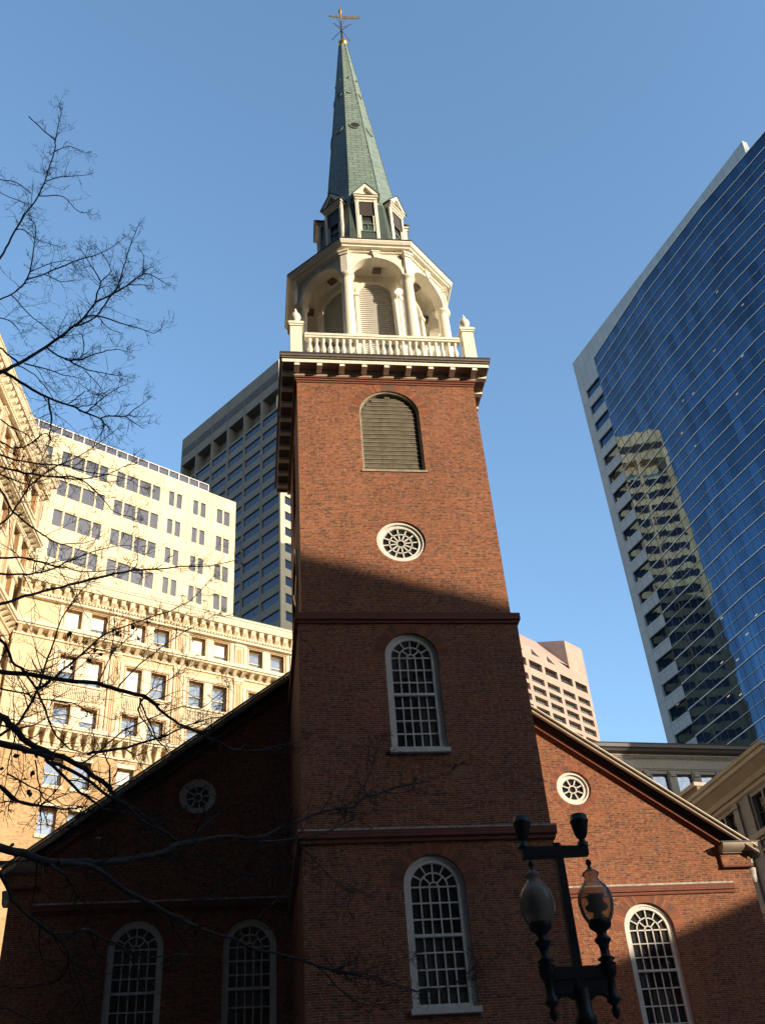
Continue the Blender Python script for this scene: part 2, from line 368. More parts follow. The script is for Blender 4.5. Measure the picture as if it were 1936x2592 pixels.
# tower walls (lower stage a little wider than the upper)
wl = MB().mat(m_brick)
h1 = arch_window(-.02, 13.33, 16.98, .77, -E, 15.02, 4); h2 = arch_window(.02, 6.83, 10.45, .78, -E, 8.49, 4)
wl.holes([(-HL, 0), (HL, 0), (HL, Z1), (-HL, Z1)], [h1, h2], -E, .2)
for sx in (-1, 1):
    wl.holes([(-E, 0), (D, 0), (D, Z1), (-E, Z1)], [], sx*HL, axis='x')
wl.holes([(-HL, Z1), (HL, Z1), (HL, 0), (-HL, 0)], [], D)
wl.build('lower_tower_wall', church)
wu = MB().mat(m_brick)
LV = arch(.02, 1.04, 23.28, 25.87); hr = round_window(.02, 20.39, .78, .57, .13, .36, 12, 0, .13)
wu.holes([(-HW, Z1), (HW, Z1), (HW, 27.45), (-HW, 27.45)], [LV, hr], 0, .32)
CK = circ(3.3, 20.4, 1.62)
wu.holes([(0, Z1), (6.3, Z1), (6.3, 27.45), (0, 27.45)], [CK, arch(3.15, .95, 23.3, 25.9)], -HW, .25, 'x')
wu.holes([(0, Z1), (6.3, Z1), (6.3, 27.45), (0, 27.45)], [CK, arch(3.15, .95, 23.3, 25.9)], HW, -.25, 'x')
wu.holes([(-HW, Z1), (HW, Z1), (HW, 27.45), (-HW, 27.45)], [], 6.3)
wu.build('upper_tower_wall', church)
va = MB().mat(m_brick_plain); voussoirs(va, .02, 25.87, 1.045, 1.38, 0, 0, pi, 44); va.build('brick_arch', church)

# louvred belfry opening: pale bead, board louvres, sill
lf = MB().mat(m_louvedge); lf.ring(arch(.02, 1.04, 23.28, 25.87), arch(.02, .985, 23.33, 25.87), .05, .3)
lf.box(-1.08, 1.12, -.04, .3, 23.2, 23.28)
lv = lf.build('louvre', church)
lb = MB(); z = 23.34; k = 0
while z < 26.84:
    zz = z+.13
    half = .97 if zz < 25.87 else sqrt(max(0, .97**2-(zz-25.87)**2))
    if half > .08:
        lb.mat(m_louv); lb.hexa([(.02-half, .175, z), (.02+half, .175, z), (.02+half, .24, z), (.02-half, .24, z), (.02-half, .183, z+.19), (.02+half, .183, z+.19), (.02+half, .26, z+.19), (.02-half, .26, z+.19)])
        lb.mat(m_louvedge); lb.box(.02-half, .02+half, .155, .172, z-.004, z+.014)
    z += .187
lb.build('louvre_boards', lv)
for sx in (-1, 1):
    q = MB().mat(m_louv)
    for k in range(20):
        z = 23.34+k*.187; half = .9 if z < 25.8 else sqrt(max(.01, .9**2-(z-25.8)**2))
        q.hexa([(sx*(HW-.15), 3.15-half, z), (sx*(HW-.15), 3.15+half, z), (sx*(HW-.2), 3.15+half, z), (sx*(HW-.2), 3.15-half, z), (sx*(HW-.22), 3.15-half, z+.19), (sx*(HW-.22), 3.15+half, z+.19), (sx*(HW-.25), 3.15+half, z+.19), (sx*(HW-.25), 3.15-half, z+.19)])
    q.build('side_louvre', church)

# clocks on the two side faces
for sx in (-1, 1):
    c = MB().mat(m_dark); X = sx*(HW-.14)
    c.holes(circ(3.3, 20.4, 1.6), [], X, axis='x')
    c.mat(m_iron); c.ring(circ(3.3, 20.4, 1.64), circ(3.3, 20.4, 1.5), sx*(HW+.05), X, 'x')
    ck = c.build('clock', church)
    g = MB().mat(m_gold); x0, x1 = sx*(HW-.13), sx*(HW-.09)
    for k in range(12):
        g = MB().mat(m_gold); a = pi/2-2*pi*k/12
        for off in (-.09, 0, .09):
            aa = a+off; bar(g, (3.3+1.12*cos(aa), 20.4+1.12*sin(aa)), (3.3+1.4*cos(aa), 20.4+1.4*sin(aa)), .05, x0, x1, 'x')
        g.build('numeral', ck)
    h = MB().mat(m_gold); x0, x1 = sx*(HW-.02), sx*(HW+.03)
    bar(h, (3.3, 20.4), (3.3-.75, 20.4+.35), .12, x0, x1, 'x'); bar(h, (3.3+.2, 20.4+.2), (3.3-.9, 20.4-.9), .08, x0+sx*.04, x1+sx*.04, 'x')
    h.build('clock_hands', ck)

# string courses
def band(mb, z0, z1, out, w, y0=-E, y1=D):
    mb.box(-w-out, w+out, y0-out, y0, z0, z1)
    for sx in (-1, 1): mb.box(sx*w, sx*(w+out), y0, y1, z0, z1)
sc = MB().mat(m_moulded); band(sc, 17.40, 17.62, .10, HL); band(sc, 17.30, 17.40, .05, HL); sc.build('string_course', church)
sc = MB().mat(m_moulded); band(sc, 10.90, 11.09, .11, HL); band(sc, 10.78, 10.90, .06, HL)
sc.mat(m_lead); band(sc, 11.09, 11.135, .115, HL); sc.build('string_course', church)
for a, b in ((-10.95, -HL-.12), (HL+.12, 10.95)):
    sc = MB().mat(m_moulded); sc.box(a, b, D-.10, D, 11.28, 11.46); sc.box(a, b, D-.05, D, 11.18, 11.28)
    sc.mat(m_lead); sc.box(a, b, D-.105, D, 11.46, 11.51)
    sc.build('string_course', church)
mc = MB().mat(m_moulded)
for i, (z0, z1, o_) in enumerate(((27.22, 27.29, .03), (27.31, 27.38, .06), (27.40, 27.47, .09))): band(mc, z0, z1, o_, HW, 0, 6.3)
mc.build('brick_mouldings', church)

# tower cornice: bed, modillions, soffit, cyma crown
tc_ = MB().mat(m_tan)
def ringbox(mb, o_, i_, z0, z1):
    """square frame around the tower, outer/inner offsets from the wall"""
    a0, a1, b0, b1 = -HW-o_, HW+o_, -o_, 6.3+o_
    c0, c1, d0, d1 = -HW-i_, HW+i_, -i_, 6.3+i_
    mb.box(a0, a1, b0, d0, z0, z1); mb.box(a0, a1, d1, b1, z0, z1); mb.box(a0, c0, d0, d1, z0, z1); mb.box(c1, a1, d0, d1, z0, z1)
ringbox(tc_, .10, -.1, 27.47, 27.72)
tc_.mat(m_soffit); ringbox(tc_, .50, -.1, 27.72, 27.77)
tc_.mat(m_cream); ringbox(tc_, .53, .505, 27.70, 27.84)
tc_.mat(m_crown)
for o0, o1, z0, z1 in ((.50, .50, 27.84, 27.88), (.535, .56, 27.88, 27.96), (.56, .595, 27.96, 28.06)): ringbox(tc_, o1, -.3, z0, z1)
tc_.mat(m_slate); ringbox(tc_, .61, -.3, 28.06, 28.13)
tc_.mat(m_slate); tc_.box(-HW+.3, HW-.3, .3, 6.0, 27.9, 28.1)
tcor = tc_.build('tower_cornice', church)
md = MB().mat(m_cream); md.box(-.085, .085, -.40, 0, -.11, 0); md.box(-.095, .095, -.41, 0, -.14, -.11)
proto = None
for k in range(9):
    for side in range(4):
        s = (k-4)*.79
        p, r = [((s, -.1, 27.72), 0), ((HW+.1, 3.15+s, 27.72), pi/2), ((s, 6.4, 27.72), pi), ((-HW-.1, 3.15+s, 27.72), -pi/2)][side]
        if proto is None: proto = md.build('modillion', tcor); o = proto
        else: o = proto.copy(); COL.objects.link(o)
        o.location = p; o.rotation_euler.z = r

# balustrade
bl = MB().mat(m_cream)
def rails(mb):
    for (x0, x1, y0, y1) in ((-2.85, 2.85, -.27, -.03), (-2.85, 2.85, 6.33, 6.57), (-3.32, -3.08, .35, 5.95), (3.08, 3.32, .35, 5.95)):
        mb.box(x0, x1, y0+.02, y1-.02, 28.13, 28.42); mb.box(x0, x1, y0, y1, 29.27, 29.36); mb.box(x0, x1, y0-.03, y1+.03, 29.36, 29.46)
rails(bl); bal = bl.build('balustrade', church)
prof = [(.05, 28.42), (.085, 28.44), (.085, 28.50), (.05, 28.53), (.075, 28.60), (.10, 28.72), (.085, 28.84), (.05, 28.98), (.042, 29.08), (.06, 29.12), (.045, 29.15), (.08, 29.20), (.08, 29.27)]
bp = MB().mat(m_cream); bp.lathe([(r, z-28.42) for r, z in prof], n=10)
proto = None
def putbal(x, y):
    global proto
    if proto is None: proto = bp.build('baluster', bal); o = proto
    else: o = proto.copy(); COL.objects.link(o)
    o.location = (x, y, 28.42)
for k in range(23):
    s = -2.66+k*.242; putbal(s, -.15)
for k in range(20):
    s = .62+k*.266; putbal(-3.2, s); putbal(3.2, s)
for k in range(0, 21): putbal(-2.62+k*.262, 6.45)
for sx in (-1, 1):
    for y in (-.15, 6.45):
        p = MB().mat(m_cream); x = sx*3.16; a = .215
        p.box(x-a-.04, x+a+.04, y-a-.04, y+a+.04, 28.13, 28.35); p.box(x-a, x+a, y-a, y+a, 28.35, 29.72)
        p.box(x-a-.04, x+a+.04, y-a-.04, y+a+.04, 29.72, 29.80); p.box(x-a-.07, x+a+.07, y-a-.07, y+a+.07, 29.80, 29.90); p.box(x-a-.02, x+a+.02, y-a-.02, y+a+.02, 29.90, 29.97)
        pd = p.build('pedestal', bal)
        u = MB().mat(m_cream); u.lathe([(.10, 29.97), (.11, 30.03), (.05, 30.09), (.07, 30.14), (.17, 30.26), (.20, 30.38), (.17, 30.5), (.09, 30.60), (.045, 30.68), (.07, 30.72), (.04, 30.80), (.0, 30.9)], (x, y), 14, cap=False)
        u.build('urn_finial', bal)

# octagonal arcade
BX, BY = .08, 3.15
def octc(a, z, ox=0): R = a/cos(pi/8); return [(BX+ox+R*cos(pi/8+pi/4*k), BY+R*sin(pi/8+pi/4*k), z) for k in range(8)]
def octband(mb, a0, z0, a1, z1): mb.grid([octc(a0, z0), octc(a1, z1)], True, False)
def face_frame(a, k):
    """frame of octagon face k (k=0 faces the viewer): origin mid face, tangent, inward"""
    th = -pi/2+k*pi/4; n = Vector((cos(th), sin(th), 0)); t = Vector((-n.y, n.x, 0))
    return Vector((BX, BY, 0))+n*a, t, -n
def place(mb_src, mb, a, k):
    o, t, i = face_frame(a, k); base = len(mb.v)
    for (u, y, z) in mb_src.v: mb.v.append(tuple(o+t*u+i*y+Vector((0, 0, z))))
    for m in mb_src.mats:
        if m not in mb.mats: mb.mats.append(m)
    for f, mi, sm in zip(mb_src.f, mb_src.m, mb_src.sm):
        mb.f.append(tuple(base+j for j in f)); mb.m.append(mb.mats.index(mb_src.mats[mi])); mb.sm.append(sm)
belf = MB().mat(m_cream)
base_ = MB().mat(m_cream); base_.grid([octc(3.25, 28.1), octc(3.25, 28.5), octc(1.7, 28.52)], True, False); base_.build('belfry_deck', church)
src = MB().mat(m_cream); AW = 3.02*tan(pi/8)
arc = [(-1.0, 33.34)]+[(cos(pi-pi*i/20), 33.34+sin(pi*i/20)*.98) for i in range(21)]+[(1.0, 33.34)]
def spandrel(mb, y, d):
    # wall above the arch, built as strips so that it never self-overlaps
    top = 34.72; n = 20
    for i in range(n):
        x0, x1 = -cos(pi*i/n), -cos(pi*(i+1)/n); z0, z1 = 33.34+.98*sin(pi*i/n), 33.34+.98*sin(pi*(i+1)/n)
        mb.poly([(x0, y, z0), (x1, y, z1), (x1, y, top), (x0, y, top)])
        mb.poly([(x0, y+d, z0), (x1, y+d, z1), (x1, y+d, top), (x0, y+d, top)])
        mb.poly([(x0, y, z0), (x1, y, z1), (x1, y+d, z1), (x0, y+d, z0)])
    for s in (-1, 1): mb.box(s*1.0, s*AW, y, y+d, 33.34, top)
spandrel(src, 0, .34)
# archivolt, keystone, frieze lines
for i in range(20):
    a0, a1 = pi*i/20, pi*(i+1)/20
    q = lambda a, r, y: (-r*cos(a), y, 33.34+r*.98*sin(a))
    src.hexa([q(a0, 1.0, -.06), q(a1, 1.0, -.06), q(a1, 1.0, 0), q(a0, 1.0, 0), q(a0, 1.14, -.06), q(a1, 1.14, -.06), q(a1, 1.14, 0), q(a0, 1.14, 0)])
src.hexa([(-.08, -.13, 34.26), (.08, -.13, 34.26), (.08, 0, 34.26), (-.08, 0, 34.26), (-.14, -.13, 34.66), (.14, -.13, 34.66), (.14, 0, 34.66), (-.14, 0, 34.66)])
src.box(-.17, .17, -.15, 0, 34.60, 34.68)
for k in range(8): place(src, belf, 3.02, k)
belf_o = belf.build('belfry_arcade', church)
cn = MB().mat(m_cream)
prof = [(3.0, 34.60), (3.10, 34.62), (3.12, 34.70), (3.28, 34.72), (3.28, 34.80), (3.36, 34.83), (3.43, 34.94), (3.43, 34.99)]
cn.grid([octc(a, z) for a, z in prof], True, False)
cn.mat(m_slate); cn.grid([octc(3.43, 34.99), octc(3.45, 35.02), octc(3.45, 35.06), octc(1.9, 35.75)], True, False)
cn.build('belfry_cornice', belf_o)
# vaulted ceiling of the walk
ce = MB().mat(m_cream); rows = []
for i in range(7):
    t = i/6; rows.append(octc(2.7-.58*t, 34.42-.1*abs(2*t-1)))
ce.grid(rows, True, False)
ce.build('walk_ceiling', belf_o)
for k in (0, 1, 2, 6, 7):
    g = MB().mat(m_soffit); o, t, i_ = face_frame(2.42, k)
    c = o+t*.1
    g.hexa([tuple(c+t*a+i_*b+Vector((0, 0, z))) for z in (34.27, 34.34) for a, b in ((-.17, -.13), (.17, -.13), (.17, .13), (-.17, .13))]); g.build('ceiling_grille', belf_o)
# columns
cpf = [(.30, 28.5), (.30, 28.66), (.25, 28.70), (.25, 29.6), (.215, 32.95), (.22, 32.97), (.20, 33.03), (.18, 33.05), (.22, 33.12), (.28, 33.2), (.31, 33.22), (.31, 33.34)]
proto = None
for x, y, _ in octc(2.88, 0):
    if proto is None:
        c = MB().mat(m_cream); c.lathe([(r, z-28.5) for r, z in cpf], n=18)
        proto = c.build('column', belf_o); o = proto
    else: o = proto.copy(); COL.objects.link(o)
    o.location = (x, y, 28.5); o.rotation_euler.z = atan2(y-BY, x-BX)
# pilaster strips over the capitals
for x, y, _ in octc(3.05, 0):
    ps = MB().mat(m_cream)
    ang = atan2(y-BY, x-BX); t = Vector((-sin(ang), cos(ang), 0)); n = Vector((cos(ang), sin(ang), 0)); c0 = Vector((x, y, 0))
    for z0, z1, hw_, dd in ((33.34, 34.40, .14, .05), (34.40, 34.52, .18, .10), (34.52, 34.62, .21, .14)):
        ps.hexa([tuple(c0+t*a+n*b+Vector((0, 0, z))) for z in (z0, z1) for a, b in ((-hw_, -.2), (hw_, -.2), (hw_, dd), (-hw_, dd))])
    ps.build('pilaster_strip', belf_o)
# inner octagonal drum with round-headed louvred blinds
dr = MB().mat(m_cream); DA = 2.12; DW = DA*tan(pi/8)
src = MB().mat(m_cream); src.holes([(-DW, 28.1), (DW, 28.1), (DW, 34.6), (-DW, 34.6)], [arch(0, .66, 29.0, 33.22)], 0, .12)
for s in (-1, 1): src.box(s*.82, s*.66, -.05, 0, 28.5, 33.12); src.box(s*.86, s*.63, -.10, 0, 33.08, 33.24)
for i in range(16):
    a0, a1 = pi*i/16, pi*(i+1)/16; q = lambda a, r, y: (-r*cos(a), y, 33.24+r*sin(a))
    src.hexa([q(a0, .67, -.05), q(a1, .67, -.05), q(a1, .67, 0), q(a0, .67, 0), q(a0, .80, -.05), q(a1, .80, -.05), q(a1, .80, 0), q(a0, .80, 0)])
for k in range(8): place(src, dr, DA, k)
dr.build('belfry_drum', belf_o)
for k in range(8):
    s2 = MB().mat(m_clap)
    z = 29.0
    while z < 33.85:
        zt = min(z+.115, 33.9); half = .66 if z < 33.22 else sqrt(max(0, .4356-(z+.06-33.22)**2))
        if half > .05: s2.hexa([(-half, .045, z), (half, .045, z), (half, .10, z), (-half, .10, z), (-half, .08, zt), (half, .08, zt), (half, .11, zt), (-half, .11, zt)])
        z += .115
    b2 = MB(); place(s2, b2, DA, k); b2.build('louvred_blind', belf_o)

# steeple: flared skirt with dormers, octagonal copper spire
def spc(z): return -.16*(z-42)/14 if z > 42 else 0
def sa(z): return 1.40-.0885*(z-42.8)
st = MB().mat(m_copper); rows = []
for z, a in ((35.7, 2.12), (36.5, 2.02), (38.2, 1.87), (39.6, 1.74), (40.6, sa(40.6))): rows.append(octc(a, z))
z = 40.6
for z in (42, 44, 46, 48, 50, 52, 54, 56.1): rows.append(octc(sa(z), z, spc(z)))
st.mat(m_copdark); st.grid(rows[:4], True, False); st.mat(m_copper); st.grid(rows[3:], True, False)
spire = st.build('spire', church)
hp = MB().mat(m_copdark)
for k in range(8):
    pts = [Vector(rows[i][k]) for i in range(4, len(rows))]
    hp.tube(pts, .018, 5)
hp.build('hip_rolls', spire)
# portholes
def porthole(k, z, r, openw, ux=0):
    o, t, i_ = face_frame(sa(z)+.02, k); o = o+t*ux; o.x += spc(z); slope = Vector((0, 0, 1))*1+i_*.0885; slope.normalize(); n = slope.cross(t).normalized()
    if n.dot(i_) > 0: n = -n
    q = MB().mat(m_copper)
    P = lambda a, rr, d: tuple(o+Vector((0, 0, z))+t*(rr*cos(a))+slope*(rr*sin(a))+n*d)
    for j in range(20):
        a0, a1 = 2*pi*j/20, 2*pi*(j+1)/20
        q.hexa([P(a0, r, -.05), P(a1, r, -.05), P(a1, r, .03), P(a0, r, .03), P(a0, r*1.22, -.05), P(a1, r*1.22, -.05), P(a1, r*1.22, .03), P(a0, r*1.22, .03)])
    q.mat(m_dark if openw else m_copper); q.poly([P(2*pi*j/20, r*1.02, .02) for j in range(20)])
    q.build('porthole', spire)
for k in range(8):
    porthole(k, 46.8, .22, k in (0,)); porthole(k, 50.3, .13, k not in (0, 1)); porthole(k, 51.9, .05, True)
# dormers
def dormer():
    d = MB().mat(m_cream); w = .43
    for s in (-1, 1):
        d.box(s*w, s*(w-.09), -.02, .10, 35.9, 39.60); d.box(s*w, s*(w+.05), .0, .10, 35.9, 39.60)
    d.box(-w, w, 0, .10, 39.48, 39.60); d.box(-w-.05, w+.05, -.06, .3, 39.60, 39.72); d.box(-w-.11, w+.11, -.12, .4, 39.72, 39.80)
    d.mat(m_slate); d.box(-w-.13, w+.13, -.15, .4, 39.80, 39.83); d.mat(m_cream)
    # pediment
    W, zb, zt = w+.15, 39.83, 40.62
    d.hexa([(-W, .02, zb), (W, .02, zb), (W, .1, zb), (-W, .1, zb), (-.01, .02, zt-.1), (.01, .02, zt-.1), (.01, .1, zt-.1), (-.01, .1, zt-.1)])
    for s in (-1, 1):
        d.hexa([(s*W, -.13, zb), (s*(W-.24), -.13, zb), (s*(W-.24), .1, zb), (s*W, .1, zb), (0, -.13, zt), (0, -.13, zt-.22), (0, .1, zt-.22), (0, .1, zt)])
    d.mat(m_copdark)
    for s in (-1, 1):
        d.hexa([(s*(W+.03), -.16, zb), (s*(W+.03), 1.2, zb), (0, 1.2, zt+.02), (0, -.16, zt+.02), (s*(W+.03), -.16, zb+.04), (s*(W+.03), 1.2, zb+.04), (0, 1.2, zt+.06), (0, -.16, zt+.06)])
    d.mat(m_soffit)
    for s in (-1, 1): d.box(s*w, s*(w-.06), .1, 1.0, 35.9, 39.7)
    return d
def dormer_infill():
    g = MB().mat(m_ironb); w = .34
    g.box(-w, w, .05, .09, 38.55, 39.48); g.box(-w, w, .05, .09, 36.0, 37.45)
    g.mat(m_cream)
    for s in (-1, 1): g.box(s*w, s*(w-.09), .03, .09, 37.45, 38.55)
    g.mat(m_copper); g.box(-w, w, .0, .09, 37.42, 37.48); g.box(-.015, .015, .03, .08, 37.48, 38.0); g.box(-.25, .25, .03, .08, 37.95, 38.0)
    g.mat(m_dark); g.box(-w, w, .12, .14, 37.4, 38.6)
    return g
for k in range(8):
    q = MB(); place(dormer(), q, 1.98, k); dd = q.build('dormer', church)
    q = MB(); place(dormer_infill(), q, 1.98, k); q.build('dormer_window', dd)

# gilded ball and weathervane
VX = BX-.16
vn = MB().mat(m_gold); vn.lathe([(.02, 56.08), (.15, 56.14), (.25, 56.25), (.285, 56.39), (.25, 56.53), (.15, 56.64), (.06, 56.68)], (VX, BY), 20)
vane = vn.build('weathervane', church)
q = MB().mat(m_ironb); q.lathe([(.07, 56.6), (.055, 58.3), (.03, 58.4), (.03, 59.0)], (VX, BY), 10); q.build('mast', vane)
q = MB().mat(m_gold); q.lathe([(.035, 58.95), (.05, 59.1), (.045, 59.7), (.11, 59.85), (.12, 60.0), (.05, 60.25), (.0, 60.6)], (VX, BY), 12, cap=False)
q.build('finial', vane)
q = MB().mat(m_gold); y = BY-.012
def flat(pts, mb): mb.poly([(VX+a, y, 59.35+b) for a, b in pts]); mb.poly([(VX+a, y+.024, 59.35+b) for a, b in pts][::-1])
flat([(.0, -.16), (.5, -.13), (1.15, -.03), (.98, .08), (1.18, .24), (.5, .16), (0, .12)], q)
flat([(-.7, .02), (-.42, -.07), (0, -.05), (0, .05), (-.42, .1)], q)
flat([(-.78, .16), (-.62, -.02), (-.58, .06), (-.5, -.0), (-.52, .14), (-.66, .12)], q)
q.build('banner', vane)
q = MB().mat(m_ironb)
for a in (45, 135, 225, 315):
    a = radians(a); tip = (VX+.62*cos(a), BY+.62*sin(a), 57.75); q.tube([(VX, BY, 57.9), tip], .018, 5)
    q.tube([(VX, BY, 58.35), (VX+.3*cos(a), BY+.3*sin(a), 58.75), (VX+.42*cos(a), BY+.42*sin(a), 58.98)], .014, 5)
q.build('direction_arms', vane)
q = MB().mat(m_gold)
for i, a in enumerate((45, 135, 225, 315)):
    a = radians(a); c = (VX+.66*cos(a), BY+.66*sin(a)); q.box(c[0]-.05, c[0]+.05, c[1]-.01, c[1]+.01, 57.66, 57.70); q.box(c[0]-.05, c[0]-.03, c[1]-.01, c[1]+.01, 57.70, 57.84); q.box(c[0]+.03, c[0]+.05, c[1]-.01, c[1]+.01, 57.70, 57.84)
q.build('letter_tips', vane)

# hall: gable front, side walls, roof
def zr(x, y6=True): return 21.56-.755*abs(x)
BL = 34.0
gw = MB().mat(m_brick); hs = []
for s in (-1, 1):
    hs.append(arch_window(s*7.86, 6.86, 10.96, .81, D, 8.95, 4)); hs.append(arch_window(s*4.54, 6.86, 10.90, .79, D, 8.95, 4))
    hs.append(round_window(s*6.26, 14.80, .59, .37, .13, 0, 8, D, pi/8 if s > 0 else .2))
wt = lambda x: 21.30-.755*abs(x)
gw.holes([(-L, 0), (L, 0), (L, wt(L)), (0, wt(0)), (-L, wt(L))], hs, D, .25)
for s in (-1, 1):
    sw = [arch(y, .8, zb, zb+3.3) for y in (11, 16, 21, 26, 31) for zb in (2.2, 7.2)]
    gw.holes([(D, 0), (BL, 0), (BL, 12.3), (D, 12.3)], sw, s*L, -s*.25, 'x')
    gw.mat(m_dark); gw.poly([(s*(L-.3), D+.3, 0), (s*(L-.3), BL, 0), (s*(L-.3), BL, 12.3), (s*(L-.3), D+.3, 12.3)]); gw.mat(m_brick)
gw.poly([(-L, BL, 0), (L, BL, 0), (L, BL, wt(L)), (0, BL, wt(0)), (-L, BL, wt(L))])
gw.build('hall_wall', church)
rf = MB().mat(m_slate)
for s in (-1, 1):
    rf.hexa([(0, D-.35, 21.36), (s*12.0, D-.35, 12.30), (s*12.0, BL, 12.30), (0, BL, 21.36), (0, D-.35, 21.50), (s*12.0, D-.35, 12.44), (s*12.0, BL, 12.44), (0, BL, 21.50)])
rf.build('hall_roof', church)
def rake(mb, s, x0, x1, y0, y1, top, th):
    z0, z1 = zr(x0)-top, zr(x1)-top
    mb.hexa([(s*x0, y0, z0-th), (s*x1, y0, z1-th), (s*x1, y1, z1-th), (s*x0, y1, z0-th), (s*x0, y0, z0), (s*x1, y0, z1), (s*x1, y1, z1), (s*x0, y1, z0)])
for s in (-1, 1):
    rk = MB(); a, b = 2.9, 11.95
    rk.mat(m_cream); rake(rk, s, a, b, D-.44, D-.3, .0, .03)
    rk.mat(m_slate); rake(rk, s, a, b, D-.27, D-.1, .03, .10)  # slate-dark strip paints in the shade of the cornice gap
    rk.mat(m_tan); n = 8; rws = []
    for i in range(n+1):
        t = i/n; yy = D-.27-.17*sin(pi*(.1+.7*t)); dz = .11+.20*t
        rws.append([(s*a, yy, zr(a)-dz), (s*b, yy, zr(b)-dz)])
    rk.grid(rws, False, True, s > 0)
    rk.mat(m_slate); rake(rk, s, a, b-.3, D-.22, D, .295, .03); rake(rk, s, a, b-.35, D-.12, D, .32, .15)  # slate-dark bands paint in the shade under the cove
    rk.mat(m_moulded); rake(rk, s, a, b-1.1, D-.15, D, .47, .16); rake(rk, s, a, b-1.1, D-.08, D, .63, .06)
    rk.build('raking_cornice', church)
    er = MB().mat(m_slate); er.box(s*10.72, s*12.06, D-.46, D+.1, 12.66, 12.70)
    er.mat(m_tan); rws = []
    for i in range(8):
        t = i/7; o_ = .44-.22*t*t; dz = 12.66-.24*t
        rws.append([(s*(10.78), D-o_, dz), (s*(12.0-.22*t*t), D-o_, dz), (s*(12.0-.22*t*t), BL, dz)])
    er.grid(rws, False, True)
    er.poly([(s*10.78, D-.44, 12.66), (s*10.78, D-.22, 12.42), (s*10.78, D, 12.42), (s*10.78, D, 12.66)])
    er.mat(m_soffit); er.box(s*10.80, s*11.9, D-.2, D, 12.38, 12.43)
    er.mat(m_brick); er.box(s*10.74, s*(L+.06), D-.12, D, 12.02, 12.38); er.mat(m_moulded); er.box(s*10.74, s*(L+.10), D-.15, D, 11.95, 12.02)
    er.mat(m_tan); er.box(s*L, s*(L+.2), D+.02, BL, 12.1, 12.42)
    er.mat(m_lead); er.lathe([(.07, 11.5), (.12, 11.6), (.13, 11.75), (.16, 11.95)], (s*(L+.1), D+.12), 10)
    er.build('eaves_return', church)

# ------------------------------------------------------------------ surrounding buildings
def facade(mb, u0, u1, z0, z1, ops, y=0.0, dep=.3, rmat=None, back=None):
    """wall on the local xz plane with rectangular openings (a,b,c,d); reveals run inwards"""
    us = sorted({u0, u1, *[q for o in ops for q in o[:2]]}); zs = sorted({z0, z1, *[q for o in ops for q in o[2:]]})
    us = [u for u in us if u0 <= u <= u1]; zs = [z for z in zs if z0 <= z <= z1]
    for j in range(len(zs)-1):
        zc = (zs[j]+zs[j+1])/2; run = None
        for i in range(len(us)-1):
            uc = (us[i]+us[i+1])/2
            solid = not any(o[0] < uc < o[1] and o[2] < zc < o[3] for o in ops)
            if solid and run is None: run = us[i]
            if run is not None and (not solid or i == len(us)-2):
                e = us[i+1] if solid else us[i]
                mb.poly([(run, y, zs[j]), (e, y, zs[j]), (e, y, zs[j+1]), (run, y, zs[j+1])]); run = None
    c = mb.cur
    if rmat: mb.mat(rmat)
    for a, b, c0, d in ops:
        mb.poly([(a, y, c0), (a, y, d), (a, y+dep, d), (a, y+dep, c0)]); mb.poly([(b, y, c0), (b, y+dep, c0), (b, y+dep, d), (b, y, d)])
        mb.poly([(a, y, d), (b, y, d), (b, y+dep, d), (a, y+dep, d)]); mb.poly([(a, y, c0), (a, y+dep, c0), (b, y+dep, c0), (b, y, c0)])
    mb.cur = c
def shell(mb, u0, u1, v1, z0, z1, v0=0.0, roof=True):
    """the other three sides and roof of a block whose front is drawn separately"""
    mb.poly([(u1, v0, z0), (u1, v1, z0), (u1, v1, z1), (u1, v0, z1)]); mb.poly([(u0, v0, z0), (u0, v0, z1), (u0, v1, z1), (u0, v1, z0)])
    mb.poly([(u0, v1, z0), (u0, v1, z1), (u1, v1, z1), (u1, v1, z0)])
    if roof: mb.poly([(u0, v0, z1), (u1, v0, z1), (u1, v1, z1), (u0, v1, z1)])
wcache = {}
